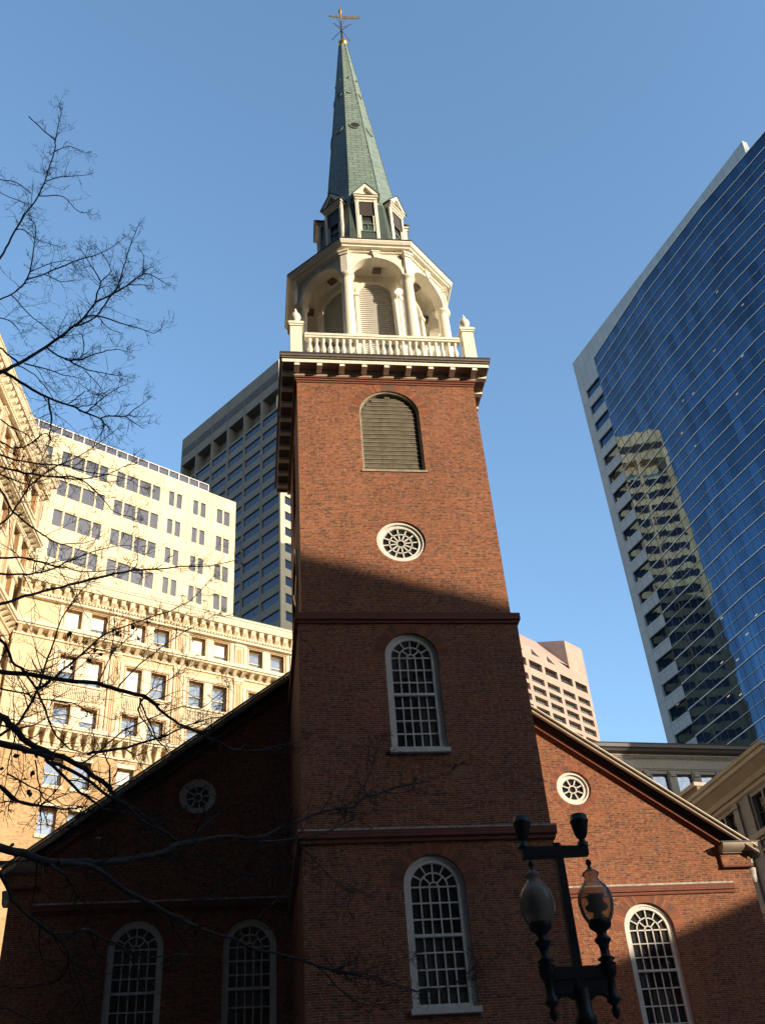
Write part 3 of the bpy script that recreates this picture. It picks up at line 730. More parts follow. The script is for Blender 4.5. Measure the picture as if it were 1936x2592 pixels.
def window(parent, a, b, c, d, y, style, name='window', rx=None):
    """framed window part; meshes are shared between equal sizes"""
    wdt, h = round(b-a, 2), round(d-c, 2); key = (style, wdt, h)
    if key not in wcache:
        f = MB(); g = MB()
        if style == 'sash' or style == 'sashblind' or style == 'sashhalf':
            f.mat(m_terra_l); t = .07
            f.box(0, t, 0, .1, 0, h); f.box(wdt-t, wdt, 0, .1, 0, h); f.box(t, wdt-t, 0, .1, h-t*1.4, h); f.box(t, wdt-t, 0, .1, 0, t)
            f.box(t, wdt-t, .02, .12, h*.47, h*.47+.06)
            g.mat(m_glass_lit); g.poly([(0, .10, 0), (wdt, .10, 0), (wdt, .10, h*.5), (0, .10, h*.5)]); g.poly([(0, .06, h*.5), (wdt, .06, h*.5), (wdt, .06, h), (0, .06, h)])
            if style != 'sash':
                z0 = h*.5 if style == 'sashblind' else h*.25
                g.mat(m_blind); g.poly([(.05, .045, z0), (wdt*.86, .045, z0), (wdt*.86, .045, h), (.05, .045, h)])
        elif style == 'lav':
            g.mat(m_glass_lav); g.poly([(0, .0, 0), (wdt, .0, 0), (wdt, .0, h), (0, .0, h)])
            f.mat(m_alu); f.box(0, .04, -.03, 0, 0, h); f.box(wdt-.04, wdt, -.03, 0, 0, h); f.box(0, wdt, -.035, 0, -.0, .04)
        elif style == 'navy':
            g.mat(m_glass_navy); g.poly([(0, .0, 0), (wdt, .0, 0), (wdt, .0, h), (0, .0, h)])
            f.mat(m_ironb); f.box(0, wdt, -.03, 0, 0, .05)
            for k in (1, 2): f.box(wdt*k/3-.02, wdt*k/3+.02, -.03, 0, .05, h)
        elif style == 'teal':
            g.mat(m_glass_teal); g.poly([(0, .0, 0), (wdt, .0, 0), (wdt, .0, h), (0, .0, h)])
            f.mat(m_iron); f.box(wdt*.5-.05, wdt*.5+.05, -.05, 0, 0, h); f.box(0, wdt*.5-.05, -.05, 0, h*.5-.04, h*.5+.04)
        elif style == 'deep':
            g.mat(m_glass_gry); g.poly([(0, .0, 0), (wdt, .0, 0), (wdt, .0, h), (0, .0, h)])
            f.mat(m_iron)
            for k in range(1, 5): f.box(wdt*k/5-.05, wdt*k/5+.05, -.06, 0, 0, h)
            f.box(0, wdt, -.07, 0, h-.22, h)
        elif style == 'dark':
            g.mat(m_glass); g.poly([(0, .0, 0), (wdt, .0, 0), (wdt, .0, h), (0, .0, h)])
            f.mat(m_iron); f.box(0, wdt, -.05, 0, h*.5-.03, h*.5+.03); f.box(0, .05, -.05, 0, 0, h*.5-.03)
        elif style == 'mirror':
            g.mat(m_curtain); g.poly([(0, .0, 0), (wdt, .0, 0), (wdt, .0, h), (0, .0, h)])
            f.mat(m_iron); f.box(wdt*.55-.02, wdt*.55+.02, -.02, 0, 0, h)
        elif style == 'pale':
            g.mat(m_glass_lit); g.poly([(0, .0, 0), (wdt, .0, 0), (wdt, .0, h), (0, .0, h)])
            f.mat(m_ironb); f.box(0, .05, -.05, 0, 0, h); f.box(wdt-.12, wdt, -.05, 0, 0, h); f.box(.05, wdt-.12, -.05, 0, h-.12, h)
        fo = f.build(name); go = g.build('glass', fo); fo.parent = parent; wcache[key] = (fo, go)
        o = fo
    else:
        fo, go = wcache[key]; o = fo.copy(); COL.objects.link(o); o.parent = parent
        g2 = go.copy(); COL.objects.link(g2); g2.parent = o
    o.location = (a, y, c); return o

m_terra_d = stone('stained and shade-browned terracotta', (.34,.19,.08), (.26,.14,.06), 3, .8, .2)  # stain in the flutes, painted shade on window reveals and surround lines
m_terra = stone('golden terracotta', (.66,.52,.35), (.56,.43,.27), 2.0, .8, .3, streak=.5)
m_terra_l = stone('pale buff terracotta', (.78,.69,.52), (.68,.58,.42), 2.0, .75, .3, streak=.5)
m_buffbrick = brick_mat('golden buff brick', [(.42,.27,.14), (.58,.38,.20), (.62,.42,.23), (.66,.46,.26), (.5,.34,.19)], (.58,.45,.3), .22, .08, .008)
m_travert = stone('cream precast panels', (.74,.66,.46), (.69,.60,.41), .6, .8, .1, streak=.25, joint=(1.38, 1.725, .03, 0), jcol=.62)
m_alu = stone('pale aluminium', (.66,.64,.62), (.55,.53,.52), 3, .45, 0)
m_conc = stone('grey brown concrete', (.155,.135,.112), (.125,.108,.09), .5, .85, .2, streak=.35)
m_louvreband = stone('dark louvre band', (.09,.078,.08), (.07,.06,.065), 2, .8, .1, joint=(9, .16, .05), jcol=.35)
m_pink = stone('pink granite', (.40,.28,.225), (.34,.24,.195), .35, .75, .1, joint=(3.24, 1.47, .02, 0), jcol=.8)
m_glass_gry = glass_dark('grey tinted glass', (.17,.20,.20), .18, .3)
m_hstone = stone('blue grey granite cladding', (.33,.345,.36), (.28,.30,.32), .5, .6, .05, joint=(1.5, 3.73, .035, 0), jcol=.5)
m_fstone = stone('grey limestone', (.36,.33,.26), (.29,.27,.22), 1, .8, .2, streak=.5)
m_gstone = stone('buff limestone', (.50,.43,.30), (.40,.34,.24), 1, .8, .2, streak=.5)
m_gstone_r = stone('shade-greyed mullion stone', (.34,.31,.28), (.28,.26,.23), 1, .8, .2)  # greyer copy of the buff limestone with shade put into its colour
m_metalroof = stone('dark zinc cornice', (.085,.075,.068), (.055,.05,.048), 1, .55, .2, streak=.7)
m_curtain = glass_dark('blue mirror curtain glass', (.046,.086,.138), .02, 1.0, .07, .33, vary=.3, tilt=(1.6, 3.73, .006))

# --- two wings of the ornate terracotta office block
def belt(mb, u0, u1, zt, zb, out, pitch=.71, mw=.3, y=0):
    """projecting belt course on small scrolled modillions"""
    mb.mat(m_terra_l); mb.box(u0, u1, y-out, y, zt-.28, zt); mb.box(u0, u1, y-out+.12, y, zt-.42, zt-.28)
    mb.box(u0, u1, y-.12, y, zb, zb+.12)
    k = 0; u = u0+.2
    while u < u1-.2:
        mb.hexa([(u, y-.15, zb+.12), (u+mw, y-.15, zb+.12), (u+mw, y, zb+.12), (u, y, zb+.12), (u, y-out+.18, zt-.42), (u+mw, y-out+.18, zt-.42), (u+mw, y, zt-.42), (u, y, zt-.42)])
        u += pitch
def main_cornice(root, u0, u1, z, out=1.0, pitch=.71):
    mb = MB().mat(m_copper); mb.box(u0, u1+.0, -out-.02, 1.5, z-.05, z)
    mb.mat(m_terra_l)
    prof = [(out, z-.05), (out, z-.18), (out-.08, z-.24), (out-.10, z-.42), (out-.20, z-.62), (out-.22, z-.68)]
    for i in range(len(prof)-1):
        (o0, a), (o1, b) = prof[i], prof[i+1]
        mb.hexa([(u0, -o1, b), (u1, -o1, b), (u1, .5, b), (u0, .5, b), (u0, -o0, a), (u1, -o0, a), (u1, .5, a), (u0, .5, a)])
    mb.mat(m_terra); mb.box(u0, u1, -.30, .2, z-1.62, z-.68)
    mb.mat(m_terra_l); u = u0+.15
    while u < u1-.3:
        mb.hexa([(u, -out+.38, z-1.06), (u+.34, -out+.38, z-1.06), (u+.34, -.3, z-1.30), (u, -.3, z-1.30), (u, -out+.32, z-.70), (u+.34, -out+.32, z-.70), (u+.34, -.3, z-.70), (u, -.3, z-.70)]); u += pitch
    mb.box(u0, u1, -.40, -.30, z-1.42, z-1.36); u = u0
    while u < u1-.1:
        mb.box(u, u+.13, -.44, -.30, z-1.58, z-1.42); u += .235
    mb.box(u0, u1, -.36, .2, z-1.78, z-1.62)
    o = mb.build('cornice', root)
    return o
def ornate_wing(root, u0, u1, ztop, rows, belts, bay0, pitch, depth, zorn, flip=False, nb=None):
    wall = MB().mat(m_terra); ops = []
    orn = MB()
    nb0 = math.ceil((u0-bay0-.2)/pitch); nbn = math.floor((u1-bay0-3.9)/pitch)
    rnd = random.Random(5)
    for n in range(nb0, nbn+1):
        b = bay0+n*pitch
        for zt, zb in rows:
            for a in (b+.45, b+2.33):
                if a > u0 and a+1.2 < u1: ops.append((a, a+1.18, zb, zt))
    low = MB().mat(m_buffbrick)
    facade(wall, u0, u1, zorn, ztop-.7, [o for o in ops if o[2] >= zorn], 0, .5, m_terra_d)  # reveals coloured dark brown to paint in their shade
    facade(low, u0, u1, 0, zorn, [o for o in ops if o[2] < zorn], 0, .5, m_terra_d)
    wall.mat(m_terra); shell(wall, u0, u1, depth, zorn, ztop-.7)
    low.mat(m_buffbrick); shell(low, u0, u1, depth, 0, zorn, roof=False)
    wo = wall.build('upper_wall', root); low.build('lower_wall', root)
    # surrounds, pilasters with flutes, spandrels
    for n in range(nb0, nbn+1):
        b = bay0+n*pitch
        for i, (zt, zb) in enumerate(rows):
            if b < u0-.1: continue
            if zb < zorn:
                orn.mat(m_terra_l)
                for a in (b+.45, b+2.33): orn.box(a-.1, a+1.28, -.12, 0, zb-.22, zb); orn.box(a-.06, a+1.24, -.04, 0, zt, zt+.3)
                continue
            orn.mat(m_terra_l)
            orn.box(b, b+.18, -.10, 0, zb, zt+.18); orn.box(b+3.78, b+3.96, -.10, 0, zb, zt+.18); orn.box(b, b+3.96, -.10, 0, zt+.18, zt+.34)
            orn.box(b+.18, b+.30, -.05, 0, zb, zt+.06); orn.box(b+3.66, b+3.78, -.05, 0, zb, zt+.06); orn.box(b+.18, b+3.78, -.05, 0, zt+.06, zt+.18)
            orn.box(b+1.72, b+2.24, -.03, 0, zb, zt+.05); orn.mat(m_terra_d); orn.box(b+.26, b+.32, -.055, 0, zb, zt+.12); orn.box(b+3.64, b+3.70, -.055, 0, zb, zt+.12); orn.box(b+.32, b+3.64, -.055, 0, zt+.055, zt+.12); orn.mat(m_terra_l); orn.box(b+.3, b+3.66, -.14, 0, zb-.14, zb)  # dark brown lines paint shade into the window surround
            if i+1 < len(rows) and zb-.3-(rows[i+1][0]+.4) > 1.0 or (i == 1):
                z0, z1 = rows[i+1][0]+.38, zb-.18
                if z1-z0 > .5 and i == 1:
                    for q in range(26): orn.box(b+.35+q*.128, b+.35+q*.128+.065, -.07, 0, z0+.1, z1-.1)
                    orn.box(b+.30, b+3.66, -.05, 0, z1-.1, z1)
        pu0, pu1 = b+4.03, b+pitch-.07
        if pu0 > u0:
            tops = [ztop-1.8]+[q[1] for q in belts]; bots = [q[0] for q in belts]+[zorn]
            for ta, bo in zip(tops, bots):
                if ta-bo < 1: continue
                orn.mat(m_terra); orn.box(pu0, pu1, -.14, 0, bo, ta)
                orn.mat(m_terra_l); orn.box(pu0-.04, pu1+.04, -.20, 0, ta-.28, ta-.1); orn.box(pu0-.03, pu1+.03, -.18, 0, bo, bo+.2)
                w = (pu1-pu0)
                for q in range(3):
                    x = pu0+w*(.24+.19*q); orn.mat(m_terra_d); orn.box(x, x+w*.09, -.145, -.14, bo+.35, ta-.55)
    for zt, zb, out in belts: belt(orn, u0, u1, zt, zb, out)
    orn.build('terracotta_trim', root)
    for a, b2, c, d in ops:
        if root.get('maxu') is not None and a > root['maxu']: continue
        st = rnd.choice(['sash', 'sash', 'sashblind', 'sashblind', 'sashhalf'])
        window(root, a, b2, c, d, .36, st)
    main_cornice(root, u0-.0, u1+.9, ztop)
rowsC = [(43.0, 41.0), (39.2, 37.05), (35.4, 33.7), (31.45, 29.5), (28.0, 26.2), (24.4, 22.6), (20.8, 19.0)]
wc = thing('office_building', 'golden terracotta office block with paired sash windows and bracketed cornice behind the church roof', 'building', (-21.47, 38.41, 0), radians(24.5))
ornate_wing(wc, .35, 34, 45.0, rowsC, [(41.0, 40.1, .8), (33.5, 32.0, .9)], 3.36, 4.84, 14, 31.9)
wd = thing('office_building', 'taller golden office wing at the left edge with deep bracketed cornice seen from below', 'building', (-21.28, 40.46, 0), radians(83.6))
rowsD = [(53.0, 50.9), (47.9, 45.8), (44.0, 42.0), (39.2, 37.05), (35.4, 33.7), (31.45, 29.5), (28.0, 26.2), (24.4, 22.6), (20.8, 19.0), (17.2, 15.4), (13.6, 11.8)]
wd['maxu'] = 0
ornate_wing(wd, -42.0, 0, 55.8, rowsD, [(49.1, 48.3, .8), (41.0, 40.1, .8), (33.5, 32.0, .9)], -4.6, 4.84, 16, 31.9)
del wd['maxu']
ph = MB().mat(m_conc); ph.box(-3.2, -.4, 3.0, 6.0, 55.8, 58.6); ph.build('rooftop_hut', wd)

# --- cream precast office block
s = 1.15; zf = lambda z: 1.6+s*(z-1.6)
Pb = CAM+s*(Vector((-6.18, 48.9, 60))-CAM)
wb = thing('office_building', 'cream white office block with rows of lavender windows in pairs and fours', 'building', (Pb.x, Pb.y, 0), radians(31.2))
ops = []
pair = [(-1.92, -1.34), (-1.18, -.60)]; grp = []
for k in range(3): grp += [(a-2.36*k, b-2.36*k-.08*min(k, 1)) for a, b in pair]
for off in (0, -4.85, -9.7): grp += [(-11.52+off, -10.78+off), (-10.62+off, -9.58+off), (-9.42+off, -8.38+off), (-8.22+off, -7.50+off)]
for k in range(16):
    zt = 58.53-3.0*k
    for a, b in grp: ops.append((a*s, b*s, zf(zt-1.56), zf(zt)))
wall = MB().mat(m_travert); facade(wall, -42, 0, 0, zf(60), ops, 0, .16, m_alu); shell(wall, -42, 0, 22, 0, zf(60)); wall.build('wall', wb)
vis = [o for o in ops if o[3] > 50]
for o in vis[:110]: window(wb, o[0], o[1], o[2], o[3], .14, 'lav')
rest = MB().mat(m_glass_lav)
for o in ops:
    if o not in vis[:110]: rest.poly([(o[0], .14, o[2]), (o[1], .14, o[2]), (o[1], .14, o[3]), (o[0], .14, o[3])])
rr = rest.build('lower_windows', wb)
rl = MB().mat(m_alu); zt = zf(60)
rl.box(-42, -2.85*s, .02, .2, zt+.9, zt+1.0); rl.box(-42, -2.85*s, .02, .2, zt+.003, zt+.1)
for k in range(34):
    u = -2.9*s-k*1.14
    rl.box(u, u+.1, .02, .2, zt+.1, zt+.9)
rl.mat(m_glass_lav); rl.poly([(-42, .12, zt+.1), (-2.85*s, .12, zt+.1), (-2.85*s, .12, zt+.9), (-42, .12, zt+.9)])
rl.mat(m_conc); rl.box(-42, -2.85*s, .3, 20, zt+.003, zt+.95)
rl.build('rooftop_screen', wb)

# --- grey tower behind
s = 1.3; zf2 = lambda z: 1.6+1.3*(z-1.6)
Pa = CAM+s*(Vector((-.93, 88.83, 120))-CAM)
wa = thing('office_tower', 'tall grey concrete tower with navy window bands and deep loggias under a blank top', 'tower', (Pa.x, Pa.y, 0), radians(-51.3))
def tower_face(root, W, bays, pitch, rot, loc, first):
    """one face drawn in its own mesh: local frame at the near corner"""
    wall = MB().mat(m_conc); ops = []; wins = []
    for k in range(bays):
        a, b = first+k*pitch+.32, first+(k+1)*pitch-.32
        ops.append((a, b, zf2(110.0), zf2(113.9))); wins.append((a, b, zf2(110.0), zf2(113.9), 'loggia'))
        for j in range(38):
            zt = 109.6-2.755*j
            ops.append((a, b, zf2(zt-1.5), zf2(zt))); wins.append((a, b, zf2(zt-1.5), zf2(zt), 'navy'))
    return ops, wins
W = 25.2*s; P5 = 4.2*s
ops, wins = tower_face(wa, W, 6, P5, 0, 0, -W)
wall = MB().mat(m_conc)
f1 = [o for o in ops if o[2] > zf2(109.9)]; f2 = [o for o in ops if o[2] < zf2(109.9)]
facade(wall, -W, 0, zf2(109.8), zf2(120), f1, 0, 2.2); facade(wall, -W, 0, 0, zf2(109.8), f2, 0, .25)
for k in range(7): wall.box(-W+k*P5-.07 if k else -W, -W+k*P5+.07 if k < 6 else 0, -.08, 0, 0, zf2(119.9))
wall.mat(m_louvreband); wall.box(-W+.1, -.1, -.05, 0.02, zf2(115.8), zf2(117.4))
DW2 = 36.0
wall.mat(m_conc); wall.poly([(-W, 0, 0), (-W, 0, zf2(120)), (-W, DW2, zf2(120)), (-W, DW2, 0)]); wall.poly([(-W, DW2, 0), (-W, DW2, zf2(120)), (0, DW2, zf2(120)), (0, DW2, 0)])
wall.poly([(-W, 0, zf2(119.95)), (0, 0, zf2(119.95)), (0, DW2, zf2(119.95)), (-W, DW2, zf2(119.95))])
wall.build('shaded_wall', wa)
cnt = 0
rest = MB().mat(m_glass_navy)
for a, b, c, d, st_ in wins:
    if st_ == 'loggia':
        window(wa, a, b, c, c+2.4, 2.1, 'teal', 'loggia_window')
        q = MB().mat(m_conc); q.box(a, b, 2.12, 2.3, c+2.4, d); q.build('loggia_back', wa)
    elif zf2(60) < c and cnt < 96: window(wa, a, b, c, d, .22, 'navy'); cnt += 1
    else: rest.poly([(a, .22, c), (b, .22, c), (b, .22, d), (a, .22, d)])
rest.build('lower_windows', wa)
# sunlit face, drawn on the plane x=0 running back
wall = MB().mat(m_concl := stone('sun-brightened beige concrete', (.78,.60,.36), (.68,.51,.30), .5, .85, .2, streak=.3)); P6 = DW2/5  # brighter, warmer copy of the tower concrete, sunlight put into its colour
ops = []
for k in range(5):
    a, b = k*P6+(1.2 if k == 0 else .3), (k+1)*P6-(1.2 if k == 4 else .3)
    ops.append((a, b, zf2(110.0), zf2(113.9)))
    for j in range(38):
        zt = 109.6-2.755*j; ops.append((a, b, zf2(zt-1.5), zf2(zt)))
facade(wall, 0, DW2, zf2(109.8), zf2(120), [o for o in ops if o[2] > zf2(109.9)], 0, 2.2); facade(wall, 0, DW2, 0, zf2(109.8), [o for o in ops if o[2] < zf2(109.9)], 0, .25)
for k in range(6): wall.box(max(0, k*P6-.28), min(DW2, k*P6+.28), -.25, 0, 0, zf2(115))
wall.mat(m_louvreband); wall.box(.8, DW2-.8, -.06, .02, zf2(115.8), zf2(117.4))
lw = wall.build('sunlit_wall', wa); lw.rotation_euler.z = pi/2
gl = MB()
for a, b, c, d in ops:
    if c > zf2(109.9): gl.mat(m_glass_teal); gl.poly([(a, 2.1, c), (b, 2.1, c), (b, 2.1, c+2.4), (a, 2.1, c+2.4)]); gl.mat(m_concl); gl.poly([(a, 2.08, c+2.4), (b, 2.08, c+2.4), (b, 2.08, d), (a, 2.08, d)])
    else: gl.mat(m_glass_navy); gl.poly([(a, .22, c), (b, .22, c), (b, .22, d), (a, .22, d)])
g_ = gl.build('window_bands', wa); g_.rotation_euler.z = pi/2

# --- pink granite tower
Pe = Vector((66.42, 202.15, 0))
we = thing('office_tower', 'pink granite tower with deep square windows and a slanted notched top', 'tower', Pe, radians(37.5))
ops = []; loose = []
for j in range(24):
    for k in range(-6, 4):
        a = -.03+k*6.48; b = a+5.25
        if j == 0: ops.append((a, b, 127.35, 129.65)); loose.append((a, b, 127.35, 129.65, 0))
        else:
            zt = 125.2-2.94*(j-1); ops.append((a, b, zt-1.85, zt)); loose.append((a, b, zt-1.85, zt, 1))
wall = MB().mat(m_pink); facade(wall, -40, 25.85, 40, 132.6, ops, 0, 1.2); wall.box(-40, 25.85, 0, 30, 0, 40)
# right hand block with its shaded flank
wall.hexa([(18.05, 0, 132.6), (25.85, 0, 132.6), (25.85, 9.2, 132.6), (18.05, 9.2, 132.6), (18.05, 0, 141.6), (25.85, 0, 141.66), (25.85, 9.2, 145.4), (18.05, 9.2, 145.4)])
wall.poly([(25.85, 0, 40), (25.85, 30, 40), (25.85, 30, 132.6), (25.85, 0, 132.6)]); wall.poly([(-40, 0, 40), (-40, 0, 132.6), (-40, 30, 132.6), (-40, 30, 40)]); wall.poly([(-40, 30, 40), (-40, 30, 132.6), (25.85, 30, 132.6), (25.85, 30, 40)])
wall.poly([(18.05, 9.2, 132.6), (25.85, 9.2, 132.6), (25.85, 30, 132.6), (18.05, 30, 132.6)])
wall.build('granite_wall', we)
tp = MB().mat(m_pink)
# sloping crown above the parapet, with triangular openings
tp.poly([(-40, 0, 133.6), (18.05, 0, 133.6), (18.05, 9.2, 145.4), (-40, 9.2, 145.4)]); tp.poly([(-40, 9.2, 133.6), (-40, 9.2, 145.4), (18.05, 9.2, 145.4), (18.05, 9.2, 133.6)])
tris = [[(k*6.48+1.75, 131.8+.9), (k*6.48+4.8, 131.8+.9), (k*6.48+1.75, 133.45)] for k in range(-6, 2)]
tp.poly([(-40, 0, 132.6), (12.6, 0, 132.6), (12.6, 0, 133.6), (-40, 0, 133.6)])
tp.hexa([(12.6, -.02, 132.6), (18.05, -.02, 132.6), (18.05, 0, 132.6), (12.6, 0, 132.6), (12.6, -.02, 133.6), (12.62, -.02, 133.6), (12.62, 0, 133.6), (12.6, 0, 133.6)])
tp.build('sloping_crown', we)
for k in range(-6, 2):
    tr = MB().mat(m_dark); x = k*6.48+1.75; tr.poly([(x, -.03, 131.75), (x+3.2, -.03, 131.75), (x, -.03, 133.45)]); tr.build('triangular_opening', we)
n = 0; rest = MB().mat(m_glass_gry)
for a, b, c, d, t in loose:
    if t == 0:
        q = MB().mat(m_dark); q.poly([(a, 1.15, c), (b, 1.15, c), (b, 1.15, d), (a, 1.15, d)]); q.build('open_loggia', we)
    elif a > -14 and c > 85 and n < 96: window(we, a, b, c, d, 1.1, 'deep'); n += 1
    else: rest.poly([(a, 1.1, c), (b, 1.1, c), (b, 1.1, d), (a, 1.1, d)])
rest.build('lower_windows', we)

# --- glass tower at the right edge
hd = lambda a: Vector((cos(radians(a)), sin(radians(a)), 0))
S0 = Vector((50.87, 97.27, 0)); SA = -73.3
wh = thing('glass_tower', 'tall blue mirror glass tower with grey granite edge at the right', 'tower', S0, radians(SA))
wall = MB().mat(m_hstone); ops = []
for k in range(31):
    zb = 119.75-3.73*k
    if zb > 3: ops.append((1.65, 6.2, zb, zb+1.87))
facade(wall, 0, 8, 0, 130, ops, 0, .35)
wall.box(8, 46.9, 0, .8, 118, 130)
wall.poly([(0, 0, 0), (0, 0, 130), (0, 30, 130), (0, 30, 0)]); wall.poly([(0, 0, 129), (8, 0, 129), (8, 30, 129), (0, 30, 129)])
wall.build('granite_wall', wh)
for a, b, c, d in ops: window(wh, a, b, c, d, .3, 'mirror', 'window')
# curtain wall facets in world space, turned back into the local frame
p0 = S0+hd(SA)*5.62; facets = [(p0, -78.2, 17.0)]
p1 = p0+hd(-78.2)*17.0; facets.append((p1, -74.0, 15.0)); p2 = p1+hd(-74.0)*15.0; facets.append((p2, -69.5, 62.0)); p3 = p2+hd(-69.5)*62.0  # last facet lengthened out of view to shade the limestone block
R = Matrix.Rotation(-radians(SA), 3, 'Z'); loc = lambda p: R @ (p-S0)
cw = MB().mat(m_curtain); ZT = 125.9
for (p, a, l) in facets:
    n = max(1, round(l/1.6))
    for i in range(n):
        A, B = loc(p+hd(a)*(l*i/n)), loc(p+hd(a)*(l*(i+1)/n))
        z = ZT; zs = [0]+[119.75-3.73*k for k in range(31, -1, -1) if 119.75-3.73*k > 2]+[ZT]
        cw.poly([(A.x, A.y, 0), (B.x, B.y, 0), (B.x, B.y, ZT), (A.x, A.y, ZT)])
A = loc(p0); B = loc(p3)
cwo = cw.build('curtain_wall', wh)
# world-like uv along each facet so that the panes line up
bk = MB().mat(m_hstone)
q3 = loc(p3); bk.poly([(q3.x, q3.y, 0), (q3.x, q3.y+34, 0), (q3.x, q3.y+34, ZT), (q3.x, q3.y, ZT)]); bk.poly([(0, 30, 0), (0, 30, ZT), (q3.x, q3.y+34, ZT), (q3.x, q3.y+34, 0)])
pts = [loc(p0), loc(p1), loc(p2), loc(p3)]
bk.poly([(p.x, p.y, ZT-.02) for p in pts]+[(q3.x, q3.y+34, ZT-.02), (8, 30, ZT-.02), (8, 0, ZT-.02)])
bk.build('rear_walls', wh)
fins = MB().mat(m_alu)
thin = MB().mat(m_iron)
for (p, a, l) in facets:
    d = hd(a); nrm = Vector((d.y, -d.x, 0))
    n = round(l/1.6)
    for i in range(n+1):
        c = p+d*(l*i/n); q = [c-d*.038, c+d*.038, c+d*.038+nrm*.015, c-d*.038+nrm*.015]
        q = [loc(v) for v in q]; thin.hexa([(v.x, v.y, 0) for v in q]+[(v.x, v.y, ZT) for v in q])
    zz = 123.45; k = 0
    while zz > 2:
        big = k % 2 == 0; h, dp = (.12, .10) if big else (.05, .08)
        q = [loc(v) for v in (p, p+d*l, p+d*l+nrm*dp, p+nrm*dp)]
        fins.hexa([(v.x, v.y, zz) for v in q]+[(v.x, v.y, zz+h) for v in q]); zz -= 1.865; k += 1
    q = [loc(v) for v in (p, p+d*l, p+d*l+nrm*.1, p+nrm*.1)]; fins.hexa([(v.x, v.y, ZT-.12) for v in q]+[(v.x, v.y, ZT) for v in q])
thin.build('mullions', wh); fins.build('floor_fins', wh)
br_ = MB().mat(m_alu)
for u in (34.2, 43, 46.85):
    c = S0+hd(SA)*u; t = loc(p2+hd(-69.5)*(u-37.2)) if u > 37 else loc(p1+hd(-74)*(u-22))
    br_.tube([(u, 0, 129.9 if u > 46 else 127.5), (t.x, t.y+.1, ZT+.1)], .12, 5); br_.tube([(u, 0, 127.0 if u < 46 else 126.6), (t.x, t.y+.1, ZT)], .10, 5)
br_.build('parapet_brackets', wh)
m_lamp = newmat('lit office lamp', (.9,.85,.6), .5)[0]; bs = m_lamp.node_tree.nodes['Principled BSDF']; bs.inputs['Base Color'].default_value = (.1,.09,.06,1); bs.inputs['Emission Color'].default_value = (1,.80,.42,1); bs.inputs['Emission Strength'].default_value = .3
rnd = random.Random(11); 
spots = [(1,6.5,63.9,1.0),(1,8.6,62.2,.9),(1,11.5,61.0,1.0),(1,14.5,62.9,1),(1,11,67.3,.9),(1,17,64.1,1),(1,8,57.8,.9),(1,10.2,56.9,1),(0,3.6,70.6,.8),(0,4.2,62.9,1),(0,3.2,61.9,1),(0,4.5,58.9,1),(1,16.8,100.1,.8),(2,8,102.2,.8),(2,2,99.5,.7),(2,12,97.2,.7),(1,14.5,95.9,.8),(2,15,104,.8),(2,12,110,.7),(1,16.3,92,.6),(2,9,93,.7)]
for f_, u, z, wd_ in spots:
    q = MB().mat(m_lamp)
    if f_ == 0: q.box(u, u+wd_*.6, .26, .29, z, z+.12)
    else:
        p, a, l = facets[f_-1]; d = hd(a); nrm = Vector((d.y, -d.x, 0)); c = p+d*u
        v = [loc(x) for x in (c, c+d*wd_*.6, c+d*wd_*.6+nrm*.012, c+nrm*.012)]; q.hexa([(x.x, x.y, z) for x in v]+[(x.x, x.y, z+.12) for x in v])
    q.build('lit_ceiling_lamp', wh)

# --- grey limestone block behind the church, right
Pf = Vector((25.73, 55.15, 0))
wf = thing('office_building', 'low grey limestone block with dark zinc cornice and dentils below the glass tower', 'building', Pf, radians(5))
ops = []
for k in range(-8, 11):
    u = 4.25+k*2.28
    for zt, zb in ((36.0, 33.9), (32.0, 29.6), (28.0, 25.6), (24, 21.6)): ops.append((u, u+1.45, zb, zt))
wall = MB().mat(m_fstone); facade(wall, -14, 27, 0, 37.8, ops, 0, .35); shell(wall, -14, 27, 26, 0, 37.8); wall.build('wall', wf)
rnd = random.Random(3)
for o in ops: window(wf, o[0], o[1], o[2], o[3], .3, 'pale')
cr = MB().mat(m_metalroof)
prof = [(.15, 37.72), (.5, 37.86), (.62, 38.05), (.78, 38.12), (.80, 38.4), (.86, 38.5)]
cr.grid([[(-14, -o_, z), (27, -o_, z)] for o_, z in prof], False, False); cr.poly([(-14, -.86, 38.5), (27, -.86, 38.5), (27, 2, 38.5), (-14, 2, 38.5)])
cr.poly([(-14, 0, 37.7), (27, 0, 37.7), (27, -.15, 37.72), (-14, -.15, 37.72)])
cr.build('zinc_cornice', wf)
tr = MB().mat(m_fstone); tr.box(-14, 27, -.16, 0, 37.60, 37.70); tr.box(-14, 27, -.05, 0, 37.28, 37.34)
u = -13.9
while u < 26.9: tr.box(u, u+.09, -.13, 0, 37.36, 37.58); u += .18
tr.box(-14, 27, -.14, 0, 36.42, 36.5); tr.box(-14, 27, -.08, 0, 36.30, 36.42)
for k in range(-9, 11):
    u = 4.25+k*2.28+1.52; tr.box(u, u+.66, -.10, 0, 33.5, 36.02); tr.box(u-.05, u+.71, -.18, 0, 36.02, 36.22); tr.box(u+.1, u+.56, -.22, 0, 35.7, 36.02)
tr.build('dentils_and_pilasters', wf)

# --- small brick block peeping between
wk = thing('brick_building', 'red brick parapet with brown cornice between the limestone blocks', 'building', (27.3, 42, 0), radians(-80))
q = MB().mat(m_brick); q.box(-9, 0, .3, 8, 0, 29.5); q.build('wall', wk)
q = MB().mat(m_tan); q.box(-9.2, .05, -.15, .9, 29.3, 29.58); q.mat(m_soffit); q.box(-9.1, .0, .05, .6, 28.9, 29.3); q.box(-.35, .0, .0, .5, 28.2, 28.9); q.build('cornice', wk)

